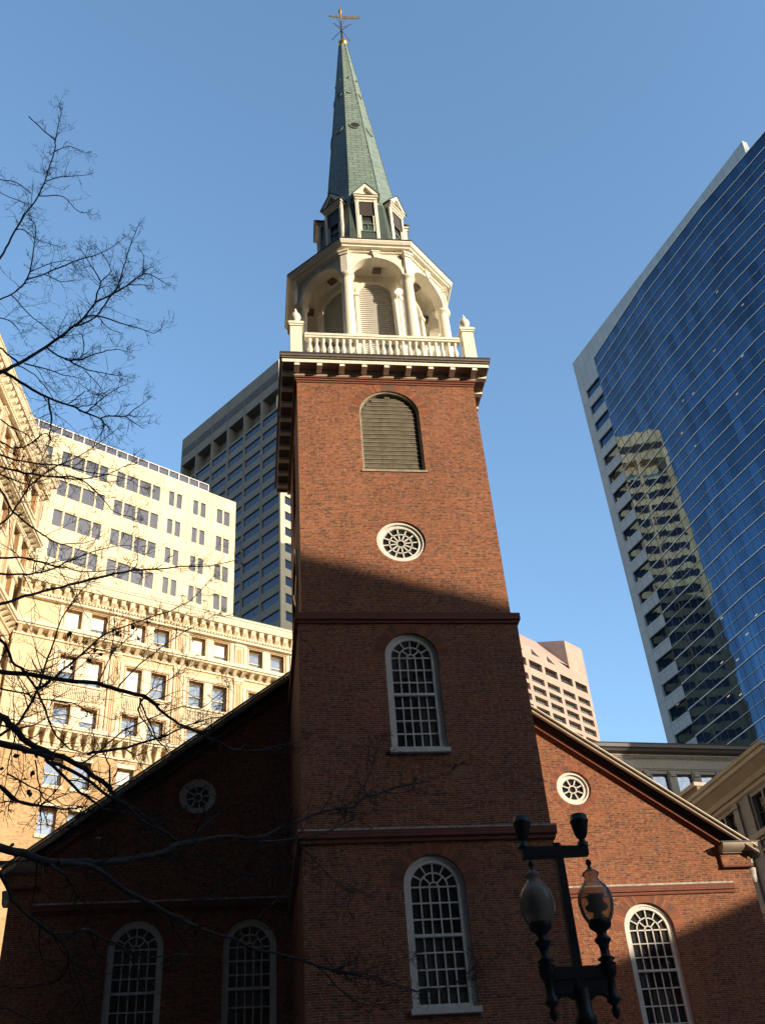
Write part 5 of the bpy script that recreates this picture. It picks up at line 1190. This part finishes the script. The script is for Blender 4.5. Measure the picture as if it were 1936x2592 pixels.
# ------------------------------------------------------------------ bare street tree
TREE = json.loads('''[[1.2,1,[[-9.25,-14.0,15.44,26.4],[-9.06,-13.74,16.43,23.8],[-9.03,-13.61,17.03,22.4],[-9.0,-13.5,17.54,21.2],[-8.94,-13.37,18.2,19.6],[-8.84,-13.2,19.02,17.4],[-8.81,-13.07,19.72,15.7],[-8.83,-12.97,20.29,14.3],[-8.83,-12.84,21.1,12.3],[-8.89,-12.77,21.57,11.2],[-8.92,-12.7,21.99,10.1],[-8.97,-12.55,23.01,7.6],[-9.06,-12.5,23.34,6.7]]],[0.2,0,[[-8.91,-12.7,21.67,12.7],[-9.23,-12.57,22.21,12.0],[-9.69,-12.4,23.0,11.0]]],[0.7,0,[[-8.82,-13.2,19.02,11.5],[-8.46,-12.94,19.41,8.9],[-8.27,-12.78,19.32,7.2],[-8.14,-12.68,19.28,6.1],[-8.02,-12.6,19.4,5.2]]],[0.9,0,[[-8.82,-13.0,19.79,11.1],[-8.65,-12.73,20.34,9.4],[-8.45,-12.47,20.77,7.5],[-8.23,-12.2,21.23,5.6]]],[0.8,0,[[-8.81,-12.9,20.98,10.3],[-8.68,-12.78,21.31,8.8],[-8.56,-12.69,21.49,7.7],[-8.3,-12.5,21.59,5.1]]],[0.9,0,[[-8.98,-13.2,19.1,9.6],[-9.21,-13.44,19.08,8.7],[-9.44,-13.68,18.82,7.8],[-9.56,-13.8,18.69,7.4]]],[0.9,0,[[-8.99,-13.3,18.64,9.5],[-9.15,-13.53,18.45,7.6],[-9.33,-13.8,18.24,5.5]]],[1.1,1,[[-9.0,-14.5,14.21,18.5],[-8.72,-14.26,14.78,16.2],[-8.59,-14.16,15.05,15.1],[-8.5,-14.06,15.36,14.0],[-8.44,-13.93,15.9,12.6],[-8.53,-13.76,16.68,10.6],[-8.61,-13.59,17.5,8.5],[-8.78,-13.5,17.9,7.3]]],[0.9,0,[[-9.04,-13.4,17.68,11.0],[-8.94,-13.33,17.81,10.0],[-8.72,-13.18,17.75,7.7],[-8.41,-13.0,17.79,4.9]]],[1.4,0,[[-8.38,-14.2,15.39,16.4],[-8.18,-14.03,15.74,14.7],[-7.81,-13.7,16.49,11.4],[-7.43,-13.41,17.12,8.1],[-7.2,-13.2,17.73,5.6]]],[0.8,0,[[-8.42,-14.0,15.81,8.4],[-8.21,-13.88,16.16,7.2],[-7.92,-13.75,16.46,5.8],[-7.81,-13.7,16.45,5.2]]],[1,0,[[-8.19,-14.0,15.77,8.4],[-7.93,-13.82,15.8,6.5],[-7.76,-13.7,15.99,5.2]]],[1.1,1,[[-8.39,-16.0,10.93,37.4],[-8.03,-15.58,11.82,32.5],[-7.86,-15.41,12.19,30.3],[-7.6,-15.15,12.82,26.6],[-7.36,-14.91,13.47,22.9],[-7.22,-14.76,13.91,20.5],[-7.11,-14.62,14.42,18.0],[-6.95,-14.51,14.69,16.0],[-6.71,-14.34,15.19,12.6],[-6.52,-14.2,15.62,9.8],[-6.39,-14.13,15.71,8.4],[-6.15,-14.0,15.66,5.4]]],[1.2,0,[[-7.28,-15.0,13.42,17.8],[-7.04,-14.87,13.8,15.7],[-6.91,-14.75,14.34,13.7],[-6.82,-14.67,14.72,12.3],[-6.78,-14.55,15.36,10.1],[-6.75,-14.43,16.03,7.9],[-6.69,-14.3,16.79,5.2]]],[1.4,0,[[-7.12,-14.7,14.32,14.0],[-7.09,-14.74,14.55,12.2],[-7.07,-14.77,14.72,10.9],[-7.24,-14.83,15.05,7.9],[-7.44,-14.9,15.35,4.8]]],[1.3,0,[[-7.06,-14.8,14.69,9.4],[-6.91,-14.88,14.88,7.3],[-7.1,-15.0,15.21,4.1]]],[0.9,0,[[-7.19,-14.9,13.77,13.6],[-7.02,-14.79,13.9,12.2],[-6.74,-14.61,13.98,9.8],[-6.43,-14.41,14.07,7.1],[-6.22,-14.28,14.11,5.2],[-6.13,-14.2,14.31,4.2]]],[0.5,0,[[-7.02,-14.8,13.88,7.6],[-6.88,-14.61,13.84,6.2],[-6.67,-14.4,13.93,4.7]]],[1,0,[[-7.52,-15.4,12.52,16.7],[-7.38,-15.27,12.51,14.9],[-7.24,-15.16,12.54,13.1],[-7.1,-15.03,12.71,11.3],[-6.87,-14.83,13.07,8.3],[-6.73,-14.72,13.25,6.6],[-6.56,-14.6,13.34,4.5]]],[1,0,[[-7.26,-15.1,12.59,11.4],[-7.02,-15.0,12.53,9.0],[-6.73,-14.88,12.56,6.1],[-6.52,-14.8,12.61,4.1]]],[0.9,0,[[-7.15,-15.0,12.75,7.5],[-7.09,-15.07,12.9,6.2],[-7.12,-15.14,13.06,4.8],[-7.21,-15.2,13.15,3.8]]],[0.7,0,[[-6.52,-14.2,15.62,10.1],[-6.56,-14.06,16.24,6.3],[-6.63,-14.0,16.51,4.5]]],[1,0,[[-6.72,-14.3,15.23,9.9],[-6.55,-14.17,15.4,7.6],[-6.34,-14.0,15.57,4.7]]],[1,0,[[-7.06,-14.9,12.6,7.2],[-6.83,-14.67,12.46,4.6],[-6.89,-14.6,12.4,3.8]]],[0.9,0,[[-8.55,-14.3,14.89,9.6],[-8.15,-14.51,14.21,7.4],[-7.86,-14.66,13.8,5.9],[-7.58,-14.8,13.44,4.5]]],[0.9,0,[[-8.64,-14.3,14.32,9.4],[-8.38,-14.52,13.99,7.0],[-8.1,-14.8,13.44,4.2]]],[1.2,0,[[-7.79,-15.4,12.2,11.0],[-7.52,-15.24,12.27,8.3],[-7.32,-15.12,12.28,6.3],[-7.1,-15.0,12.35,4.3]]],[0.4,1,[[-8.36,-15.8,12.22,18.7],[-8.05,-15.75,12.15,16.0],[-7.94,-15.73,12.05,14.9],[-7.78,-15.7,11.92,13.3]]],[0.9,0,[[-7.97,-15.9,11.54,28.5],[-7.85,-15.83,11.58,26.8],[-7.62,-15.68,11.5,23.2],[-7.36,-15.53,11.44,19.3],[-7.09,-15.38,11.46,15.6],[-6.89,-15.26,11.43,12.5],[-6.7,-15.16,11.41,9.8],[-6.65,-15.12,11.35,8.7],[-6.71,-15.04,11.21,6.6],[-6.77,-15.0,11.15,5.4]]],[1.2,0,[[-6.9,-15.2,11.5,10.9],[-6.82,-15.12,11.71,9.3],[-6.7,-15.03,11.98,7.2],[-6.51,-14.9,12.31,4.3]]],[0.8,0,[[-7.02,-15.3,11.49,8.1],[-6.88,-15.3,11.53,6.8],[-6.76,-15.3,11.54,5.7],[-6.61,-15.3,11.37,4.0]]],[1,0,[[-6.71,-15.1,11.47,10.9],[-6.63,-15.03,11.59,10.0],[-6.43,-14.88,11.73,8.0],[-6.32,-14.76,11.99,6.4],[-6.16,-14.6,12.36,4.1]]],[0.8,0,[[-6.43,-14.9,11.71,7.0],[-6.29,-14.8,11.68,5.4],[-6.16,-14.7,11.67,4.0]]],[0.8,0,[[-7.33,-15.6,11.35,15.8],[-7.22,-15.74,10.96,12.7],[-7.16,-15.88,10.57,9.7],[-7.11,-16.0,10.26,7.3]]],[0.8,0,[[-7.77,-15.7,11.87,8.0],[-7.57,-15.58,11.81,6.5],[-7.45,-15.5,11.7,5.4],[-7.31,-15.4,11.55,4.0]]],[0.1,0,[[-7.1,-15.4,11.47,8.0],[-7.05,-15.32,11.63,7.6],[-6.96,-15.2,11.89,6.9]]],[1,1,[[-7.7,-17.0,9.2,13.0],[-7.45,-16.73,9.4,11.6],[-7.3,-16.59,9.44,10.8],[-6.99,-16.3,9.63,9.1],[-6.8,-16.13,9.75,8.1],[-6.62,-15.98,9.8,7.1],[-6.21,-15.66,9.96,4.9],[-6.02,-15.5,9.95,3.8]]],[1.1,1,[[-7.57,-17.3,8.8,16.6],[-7.35,-16.96,9.04,14.6],[-7.15,-16.69,9.18,12.9],[-6.91,-16.39,9.38,10.8],[-6.67,-16.11,9.58,8.7],[-6.42,-15.83,9.88,6.6],[-6.26,-15.64,10.16,5.0],[-6.13,-15.5,10.34,3.8]]],[1,1,[[-7.48,-17.5,8.52,12.1],[-7.28,-17.12,8.79,9.4],[-7.15,-16.88,8.89,7.6],[-7.05,-16.73,8.99,6.4],[-6.93,-16.5,9.27,4.5]]],[0.8,1,[[-7.35,-17.5,7.74,11.5],[-7.17,-17.15,8.11,10.5],[-7.12,-16.89,8.53,9.8],[-7.09,-16.64,9.01,9.0],[-6.95,-16.33,9.53,7.8],[-6.77,-16.06,9.94,6.6],[-6.56,-15.74,10.49,5.1],[-6.41,-15.5,10.94,3.9]]],[0.8,1,[[-7.43,-17.6,8.33,13.8],[-7.21,-17.26,8.48,11.9],[-7.12,-17.02,8.4,10.4],[-6.95,-16.75,8.38,8.6],[-6.77,-16.49,8.38,6.9],[-6.66,-16.36,8.43,6.0],[-6.44,-16.1,8.67,4.2],[-6.37,-16.0,8.8,3.4]]],[1.1,1,[[-7.27,-17.6,7.39,13.1],[-7.07,-17.28,7.61,11.5],[-6.9,-17.03,7.78,10.1],[-6.77,-16.86,7.85,9.1],[-6.57,-16.6,7.96,7.5],[-6.33,-16.32,8.09,5.6],[-6.05,-16.0,8.38,3.4]]],[1,1,[[-7.3,-17.4,7.33,13.2],[-7.08,-17.14,7.51,11.7],[-6.92,-16.95,7.64,10.5],[-6.77,-16.79,7.77,9.4],[-6.63,-16.62,7.98,8.3],[-6.5,-16.46,8.19,7.1],[-6.21,-16.18,8.53,4.9],[-6.0,-16.0,8.68,3.4]]],[0.9,0,[[-6.81,-16.8,9.04,9.9],[-6.57,-16.58,9.2,8.3],[-6.32,-16.32,9.1,6.2],[-6.2,-16.18,9.03,5.0],[-5.98,-16.0,9.08,3.5]]],[1.4,1,[[-7.74,-17.0,9.42,10.9],[-7.45,-16.82,9.53,9.6],[-7.32,-16.74,9.49,8.9],[-7.16,-16.63,9.66,8.1],[-7.05,-16.54,9.91,7.3],[-6.99,-16.5,9.86,7.0]]],[1.5,0,[[-7.44,-17.0,9.69,8.9],[-7.31,-16.83,9.71,7.1],[-7.19,-16.69,9.73,5.5],[-7.07,-16.5,9.67,3.5]]],[0.8,1,[[-7.1,-17.8,6.61,19.3],[-6.94,-17.45,6.96,18.1],[-6.8,-17.18,7.22,17.1],[-6.61,-16.89,7.49,15.9],[-6.41,-16.6,7.77,14.4],[-6.19,-16.33,8.04,13.0],[-5.95,-16.05,8.3,11.3],[-5.7,-15.79,8.5,9.6],[-5.37,-15.47,8.77,7.4],[-5.15,-15.28,8.89,6.0],[-4.84,-15.0,9.18,3.8]]],[0.4,1,[[-6.89,-18.2,5.87,27.3],[-6.69,-18.0,5.95,26.8],[-6.48,-17.81,6.02,26.1],[-6.25,-17.62,6.07,25.3],[-5.98,-17.4,6.15,24.4],[-5.81,-17.26,6.16,23.7],[-5.59,-17.1,6.17,22.9],[-5.47,-17.0,6.13,22.3]]],[0.5,0,[[-5.49,-17.0,6.12,16.7],[-5.38,-16.85,6.09,15.5],[-5.23,-16.66,6.08,14.2],[-5.1,-16.52,6.08,13.0],[-5.02,-16.42,6.07,12.2],[-4.88,-16.27,6.07,11.1],[-4.74,-16.13,6.07,9.8],[-4.52,-15.92,6.16,8.1],[-4.17,-15.61,6.37,5.3],[-4.04,-15.5,6.45,4.3]]],[0.6,1,[[-6.71,-18.6,5.3,35.7],[-6.52,-18.41,5.34,33.7],[-6.43,-18.3,5.29,32.3],[-6.33,-18.17,5.22,30.6],[-6.16,-18.01,5.2,28.6],[-5.97,-17.84,5.18,26.4],[-5.86,-17.73,5.12,24.7],[-5.73,-17.6,5.06,22.9]]],[0.3,1,[[-6.61,-18.8,4.96,36.9],[-6.43,-18.62,5.01,33.6],[-6.26,-18.45,5.03,30.3],[-6.1,-18.3,5.03,27.3]]],[0.6,0,[[-5.76,-17.6,5.07,21.2],[-5.69,-17.52,5.03,19.9],[-5.55,-17.36,4.97,16.9],[-5.35,-17.15,4.88,13.0],[-5.21,-17.0,4.83,10.3]]],[0.5,0,[[-6.12,-18.2,5.04,19.9],[-6.04,-18.12,5.04,18.9],[-5.89,-17.96,5.01,16.6],[-5.77,-17.82,4.95,14.5],[-5.62,-17.66,4.91,12.2],[-5.48,-17.5,4.84,9.8]]],[0.6,0,[[-6.15,-18.3,5.02,13.6],[-6.11,-18.24,5.0,13.1],[-5.96,-18.05,4.91,11.1],[-5.83,-17.9,4.85,9.6],[-5.7,-17.76,4.82,8.2],[-5.52,-17.6,4.84,6.5]]],[0.8,1,[[-6.72,-18.4,5.14,13.5],[-6.57,-18.11,5.33,12.4],[-6.49,-17.91,5.52,11.7],[-6.46,-17.59,5.97,10.4],[-6.47,-17.34,6.37,9.2],[-6.48,-17.1,6.77,8.0],[-6.46,-16.78,7.34,6.1],[-6.35,-16.5,7.81,4.2]]],[0.9,0,[[-6.37,-18.0,5.76,9.8],[-6.29,-17.72,6.05,9.4],[-6.19,-17.38,6.42,8.9],[-6.08,-17.07,6.79,8.2],[-5.98,-16.86,7.03,7.8],[-5.61,-16.3,7.55,6.2],[-5.31,-15.89,8.0,4.9],[-5.07,-15.5,8.59,3.6]]],[0.9,1,[[-6.93,-18.3,6.2,14.7],[-6.71,-18.12,6.2,13.2],[-6.61,-17.98,6.06,11.8],[-6.51,-17.88,6.0,10.9],[-6.38,-17.72,5.84,9.3],[-6.29,-17.55,5.65,7.6],[-6.15,-17.4,5.52,6.1],[-6.01,-17.3,5.52,5.2]]],[0.9,0,[[-6.01,-17.3,5.52,13.8],[-5.88,-17.1,5.64,12.7],[-5.75,-16.9,5.75,11.6],[-5.49,-16.53,6.02,9.4],[-5.41,-16.42,6.1,8.7],[-5.23,-16.18,6.33,7.1],[-5.04,-15.96,6.5,5.4],[-4.9,-15.8,6.6,4.2]]],[0.9,0,[[-6.01,-17.6,5.29,8.3],[-5.9,-17.38,5.51,7.7],[-5.74,-17.08,5.84,7.0],[-5.49,-16.74,6.15,5.9],[-5.28,-16.5,6.37,5.1],[-5.1,-16.33,6.44,4.5],[-4.9,-16.08,6.74,3.5],[-4.83,-16.0,6.86,3.2]]],[0.6,0,[[-5.63,-17.1,6.16,9.2],[-5.54,-17.2,5.92,7.8],[-5.43,-17.32,5.64,6.2],[-5.31,-17.4,5.48,5.2]]],[1,0,[[-5.85,-17.0,6.32,7.5],[-5.76,-16.71,6.66,6.8],[-5.56,-16.3,7.14,5.8],[-5.39,-16.0,7.49,4.9],[-5.21,-15.74,7.78,4.1],[-5.03,-15.5,8.06,3.2]]],[0.9,0,[[-5.61,-17.0,6.21,6.5],[-5.5,-16.64,6.54,5.4],[-5.32,-16.16,6.94,3.8],[-5.28,-16.0,7.12,3.2]]],[0.8,0,[[-5.96,-17.5,6.09,7.1],[-5.93,-17.06,6.66,5.5],[-5.9,-16.97,6.77,5.1],[-5.85,-16.83,6.93,4.6],[-5.72,-16.5,7.33,3.1]]],[0.7,0,[[-5.59,-17.1,6.17,9.2],[-5.62,-17.15,6.01,8.1],[-5.5,-17.25,5.75,6.2],[-5.42,-17.3,5.65,5.3]]],[0.6,0,[[-5.74,-17.7,5.02,8.1],[-5.77,-17.62,5.26,6.3],[-5.81,-17.58,5.4,5.3],[-5.68,-17.5,5.57,3.4]]],[1.1,0,[[-6.59,-18.3,5.63,7.9],[-6.49,-18.09,5.71,7.2],[-6.36,-17.83,5.78,6.2],[-6.18,-17.51,5.91,5.0],[-6.06,-17.29,5.93,4.0],[-5.87,-17.0,5.99,2.7]]],[1.2,0,[[-6.51,-18.4,5.26,7.6],[-6.38,-18.13,5.37,6.2],[-6.23,-17.77,5.66,4.3],[-6.07,-17.5,5.75,2.6]]],[0.8,0,[[-6.4,-18.4,4.87,7.4],[-6.28,-18.12,4.89,6.0],[-6.22,-17.98,4.89,5.3],[-6.17,-17.83,4.86,4.5],[-6.05,-17.6,4.89,3.2]]],[1,0,[[-6.41,-18.5,4.74,10.1],[-6.36,-18.29,4.72,8.8],[-6.26,-18.06,4.76,7.3],[-6.09,-17.7,4.87,4.8],[-5.99,-17.5,4.95,3.3]]],[0.5,0,[[-6.26,-18.2,5.07,6.1],[-6.22,-18.15,4.94,5.3],[-6.18,-18.08,4.77,4.2],[-6.12,-18.0,4.59,3.0]]],[0.4,1,[[-6.48,-18.8,4.19,40.0],[-6.32,-18.58,4.24,38.6],[-6.19,-18.41,4.26,37.4],[-6.04,-18.23,4.26,36.0],[-5.82,-17.98,4.33,34.0],[-5.57,-17.73,4.43,31.8],[-5.31,-17.47,4.57,29.5],[-5.2,-17.34,4.68,28.3],[-5.04,-17.2,4.76,26.8]]],[0.8,0,[[-5.13,-17.2,4.74,23.4],[-5.01,-17.06,4.81,22.6],[-4.81,-16.85,4.92,21.4],[-4.52,-16.58,5.0,19.5],[-4.3,-16.36,5.17,18.0],[-3.98,-16.06,5.4,15.8],[-3.72,-15.85,5.54,14.1],[-3.52,-15.69,5.63,12.7],[-3.41,-15.6,5.75,11.8],[-2.95,-15.25,6.02,8.5],[-2.6,-15.02,6.17,6.1],[-2.28,-14.8,6.38,3.7]]],[0.4,0,[[-5.12,-17.2,4.74,11.7],[-5.01,-17.12,4.9,8.7],[-4.9,-17.05,5.03,6.2],[-4.82,-17.0,5.1,4.4]]],[0.7,0,[[-4.53,-17.0,4.81,10.3],[-4.31,-16.77,4.9,9.4],[-3.84,-16.29,5.15,7.4],[-3.55,-15.99,5.42,6.0],[-3.72,-15.81,5.52,5.0],[-3.4,-15.5,5.82,3.4]]],[0.4,0,[[-4.25,-16.6,5.06,5.5],[-4.25,-16.47,4.92,4.3],[-4.16,-16.38,4.84,3.5],[-4.03,-16.3,4.88,2.8]]],[0.4,0,[[-4.23,-16.6,4.99,7.2],[-4.0,-16.34,4.87,6.3],[-3.77,-16.07,4.72,5.2],[-3.58,-15.9,4.68,4.6],[-3.77,-15.7,4.88,3.8],[-3.53,-15.5,4.84,3.0]]],[1,0,[[-3.44,-15.8,5.67,6.1],[-3.36,-15.62,5.98,5.0],[-3.15,-15.3,6.54,2.9]]],[0.4,0,[[-5.92,-18.5,4.16,27.8],[-5.73,-18.24,4.21,26.2],[-5.61,-18.06,4.17,25.0],[-5.49,-17.89,4.13,23.7],[-5.27,-17.62,4.08,21.6],[-5.14,-17.46,4.06,20.3],[-5.0,-17.3,4.03,18.9]]],[0.5,0,[[-4.99,-17.3,4.01,17.3],[-4.72,-16.98,4.01,16.1],[-4.52,-16.76,3.97,15.1],[-4.31,-16.54,3.98,14.2],[-4.02,-16.26,3.97,12.9],[-3.8,-16.04,3.94,11.8],[-3.62,-15.88,3.97,11.0],[-3.77,-15.72,4.01,10.1],[-3.5,-15.49,4.03,8.9],[-3.21,-15.24,3.99,7.4],[-2.92,-15.0,3.97,5.9]]],[0,0,[[-5.97,-18.6,4.11,19.1],[-5.92,-18.48,4.11,16.6],[-5.87,-18.34,4.09,13.6],[-5.86,-18.3,4.08,12.7]]],[0.5,1,[[-6.54,-18.5,4.18,19.3],[-6.36,-18.28,4.16,17.6],[-6.29,-18.1,4.04,16.0],[-6.14,-17.89,3.94,14.0],[-6.02,-17.75,3.89,12.7],[-5.83,-17.55,3.96,11.0],[-5.66,-17.38,3.92,9.3],[-5.48,-17.2,3.87,7.5],[-5.3,-17.04,3.88,5.8],[-5.02,-16.8,3.95,3.3]]],[0.4,0,[[-5.99,-18.0,3.82,11.4],[-5.89,-17.89,3.73,9.7],[-5.92,-17.77,3.6,7.9],[-6.08,-17.65,3.55,6.0],[-6.33,-17.5,3.59,3.7]]],[0.4,0,[[-5.9,-17.8,3.75,7.2],[-5.82,-17.6,3.56,5.8],[-5.74,-17.37,3.34,4.2],[-5.69,-17.3,3.28,3.7]]],[0.3,1,[[-6.38,-18.5,3.26,5.1],[-6.23,-18.29,3.28,4.7],[-6.13,-18.15,3.26,4.4],[-6.02,-18.0,3.21,4.0]]],[1,0,[[-6.39,-18.6,4.69,14.2],[-6.3,-18.33,4.69,11.7],[-6.21,-18.09,4.74,9.5],[-6.08,-17.8,4.83,6.5],[-5.94,-17.5,4.95,3.3]]],[0.5,0,[[-4.0,-16.5,3.89,6.8],[-3.71,-16.11,3.72,4.6],[-3.39,-15.8,3.68,2.7]]],[0.9,0,[[-3.69,-16.0,3.93,5.4],[-3.22,-15.37,4.17,3.7],[-2.91,-15.0,4.33,2.6]]],[1,0,[[-3.51,-15.6,4.02,5.6],[-2.93,-15.07,3.97,4.3],[-2.56,-14.78,4.07,3.5],[-2.23,-14.5,4.28,2.7]]],[0.3,0,[[-5.27,-17.0,5.9,7.3],[-5.06,-16.77,5.95,6.5],[-4.82,-16.51,5.93,5.4],[-4.69,-16.37,5.95,4.8],[-4.28,-16.0,6.14,3.3]]],[0.3,0,[[-5.5,-17.6,4.81,16.1],[-5.36,-17.46,4.78,14.1],[-5.19,-17.3,4.72,11.6]]],[0.7,0,[[-5.35,-17.2,4.68,8.3],[-5.19,-17.08,4.58,5.4],[-5.09,-17.0,4.49,3.3]]],[0.6,0,[[-5.05,-17.0,4.77,6.8],[-4.87,-16.77,4.71,6.0],[-4.68,-16.54,4.67,5.0],[-4.45,-16.31,4.77,4.1],[-4.14,-16.0,4.97,2.9]]],[0.5,0,[[-5.07,-17.2,4.26,6.5],[-4.89,-16.95,4.38,5.6],[-4.59,-16.54,4.69,4.2],[-4.3,-16.2,4.88,2.8]]],[0.5,0,[[-4.55,-16.8,4.21,5.0],[-4.41,-16.58,4.39,4.5],[-4.26,-16.35,4.58,3.9],[-4.0,-16.0,4.89,2.8]]]]''')
tree = thing('bare_tree', 'bare dark winter tree whose branches reach in from the left, a few withered leaves left', 'tree', (-13.2, -19.0, 0))
TO = Vector((-13.2, -19.0, 0))
m_bark = stone('grey brown bark', (.085,.067,.055), (.045,.036,.029), 14, .95, .5)
m_twig = newmat('dark twigs', (.02,.016,.014), .9)[0]
rnd = random.Random(21)
tk = MB().mat(m_bark)
tk.tube([(0, 0, -.1), (.05, .02, .6), (.0, 0, 2), (.1, -.05, 4), (.0, .1, 6.5), (.2, .1, 9), (.5, .4, 12), (1.0, 1.2, 16), (1.4, 2.2, 20)], [.48, .36, .31, .29, .26, .22, .17, .11, .05], 14)
tk.build('trunk', tree)
limb = MB().mat(m_bark); tw = MB().mat(m_twig); tips = []
def rv(): return Vector((rnd.uniform(-1, 1), rnd.uniform(-1, 1), rnd.uniform(-1, 1)))
def twig(p, d, ln, r, lvl, den):
    n = 4 if lvl else 5; pts = [p]; dirs = []; d = d.normalized()
    for i in range(n):
        d = (d+rv()*.20+Vector((0, 0, .06))).normalized(); p = p+d*(ln/n); pts.append(p); dirs.append(d)
    rads = [max(r*(1-.75*i/n), .0018) for i in range(n+1)]
    tw.tube(pts, rads, 4 if lvl == 0 else 3, False)
    if lvl < 2:
        k = rnd.randint(3, 5) if lvl == 0 else rnd.randint(1, 3)
        for j in range(k):
            t = rnd.uniform(.15, 1); i = min(n-1, int(t*n)); dd = dirs[i]; side = dd.cross(rv()).normalized()
            twig(pts[i].lerp(pts[i+1], t*n-i), dd*cos(.85)+side*sin(.85), ln*rnd.uniform(.28, .55), max(r*.55, .0022), lvl+1, den)
    elif rnd.random() < .02: tips.append(p)
def smooth(pts, sub=3):
    out = []
    for i in range(len(pts)-1):
        p0 = pts[max(0, i-1)]; p1 = pts[i]; p2 = pts[i+1]; p3 = pts[min(len(pts)-1, i+2)]
        for k in range(sub):
            t = k/sub; out.append([.5*((2*b)+(-a+c)*t+(2*a-5*b+4*c-d)*t*t+(-a+3*b-3*c+d)*t**3) for a, b, c, d in zip(p0, p1, p2, p3)])
    out.append(list(pts[-1])); return out
for tw_den, edge, pts in TREE:
    sp = smooth(pts); P = [Vector(q[:3])-TO+rv()*.008 for q in sp]; rads = [max(q[3]*(.8 if q[3] > 14 else 1), 1.5)/1000 for q in sp]
    if pts[0][3] < 7: tw.tube(P, rads, 5, True)
    else: limb.tube(P, rads, 8, True)
    w0 = P[0]+TO; 
    # limbs that enter from outside the picture run back to the trunk
    if edge:
        zt = max(3.5, w0.z-2.4); f = min(1, zt/20); base = Vector((.0+1.0*f*f, 1.5*f*f, zt)); mid = base.lerp(P[0], .55)+Vector((0, 0, .3))
        limb.tube([base, mid, P[0]], [rads[0]*1.8+.01, rads[0]*1.3, rads[0]], 8, True)
    Ltot = sum((P[i+1]-P[i]).length for i in range(len(P)-1)); n = int(Ltot*(8.0 if P[0].z < 13 else 5.0)*tw_den)+1
    for k in range(n):
        t = rnd.uniform(.12 if Ltot < 2 else .25, 1.0)*(len(P)-1); i = min(len(P)-2, int(t)); d = (P[i+1]-P[i]).normalized()
        side = d.cross(rv()).normalized(); r0 = rads[i]
        ang = rnd.uniform(.5, 1.1); ln = rnd.uniform(.18, .62)*(1.15-.6*t/len(P))
        twig(P[i].lerp(P[i+1], t-i), d*cos(ang)+side*sin(ang), ln, min(r0*.6, .006), 0, 1)
    if Ltot > .6 and rads[-1] < .008:
        for _ in range(3): twig(P[-1], (P[-1]-P[-2]).normalized()+rv()*.6, rnd.uniform(.1, .25), .003, 0, 1)
limb.build('branches', tree)
tws = tw.build('twigs', tree); tws['kind'] = 'stuff'
m_leaf = stone('withered green leaf', (.16,.17,.05), (.24,.19,.06), 30, .7, 0)
lf = MB().mat(m_leaf)
LC = [[-5.98, -17.2, 6.63], [-6.11, -17.2, 6.66], [-5.89, -17.2, 6.61], [-5.7, -17.2, 6.78], [-5.76, -17.2, 6.81], [-6.59, -17.2, 5.47], [-6.47, -17.2, 5.45], [-6.7, -17.2, 5.55], [-6.59, -17.2, 5.03], [-6.54, -17.2, 4.79], [-5.9, -17.2, 4.93]]
for c in LC:
    c = Vector(c)-TO
    for k in range(rnd.randint(3, 6)):
        p = c+rv()*Vector((.30, .2, .13)).length*.6*Vector((1, 1, 1)).length/1.7; a = rv().normalized(); b = a.cross(rv()).normalized(); l = rnd.uniform(.035, .06)
        lf.poly([p, p+a*l*.5+b*l*.45, p+a*l, p+a*l*1.35, p+a*l*.9-b*l*.4, p+a*l*.4-b*l*.45])
lo = lf.build('withered_leaves', tree); lo['kind'] = 'stuff'
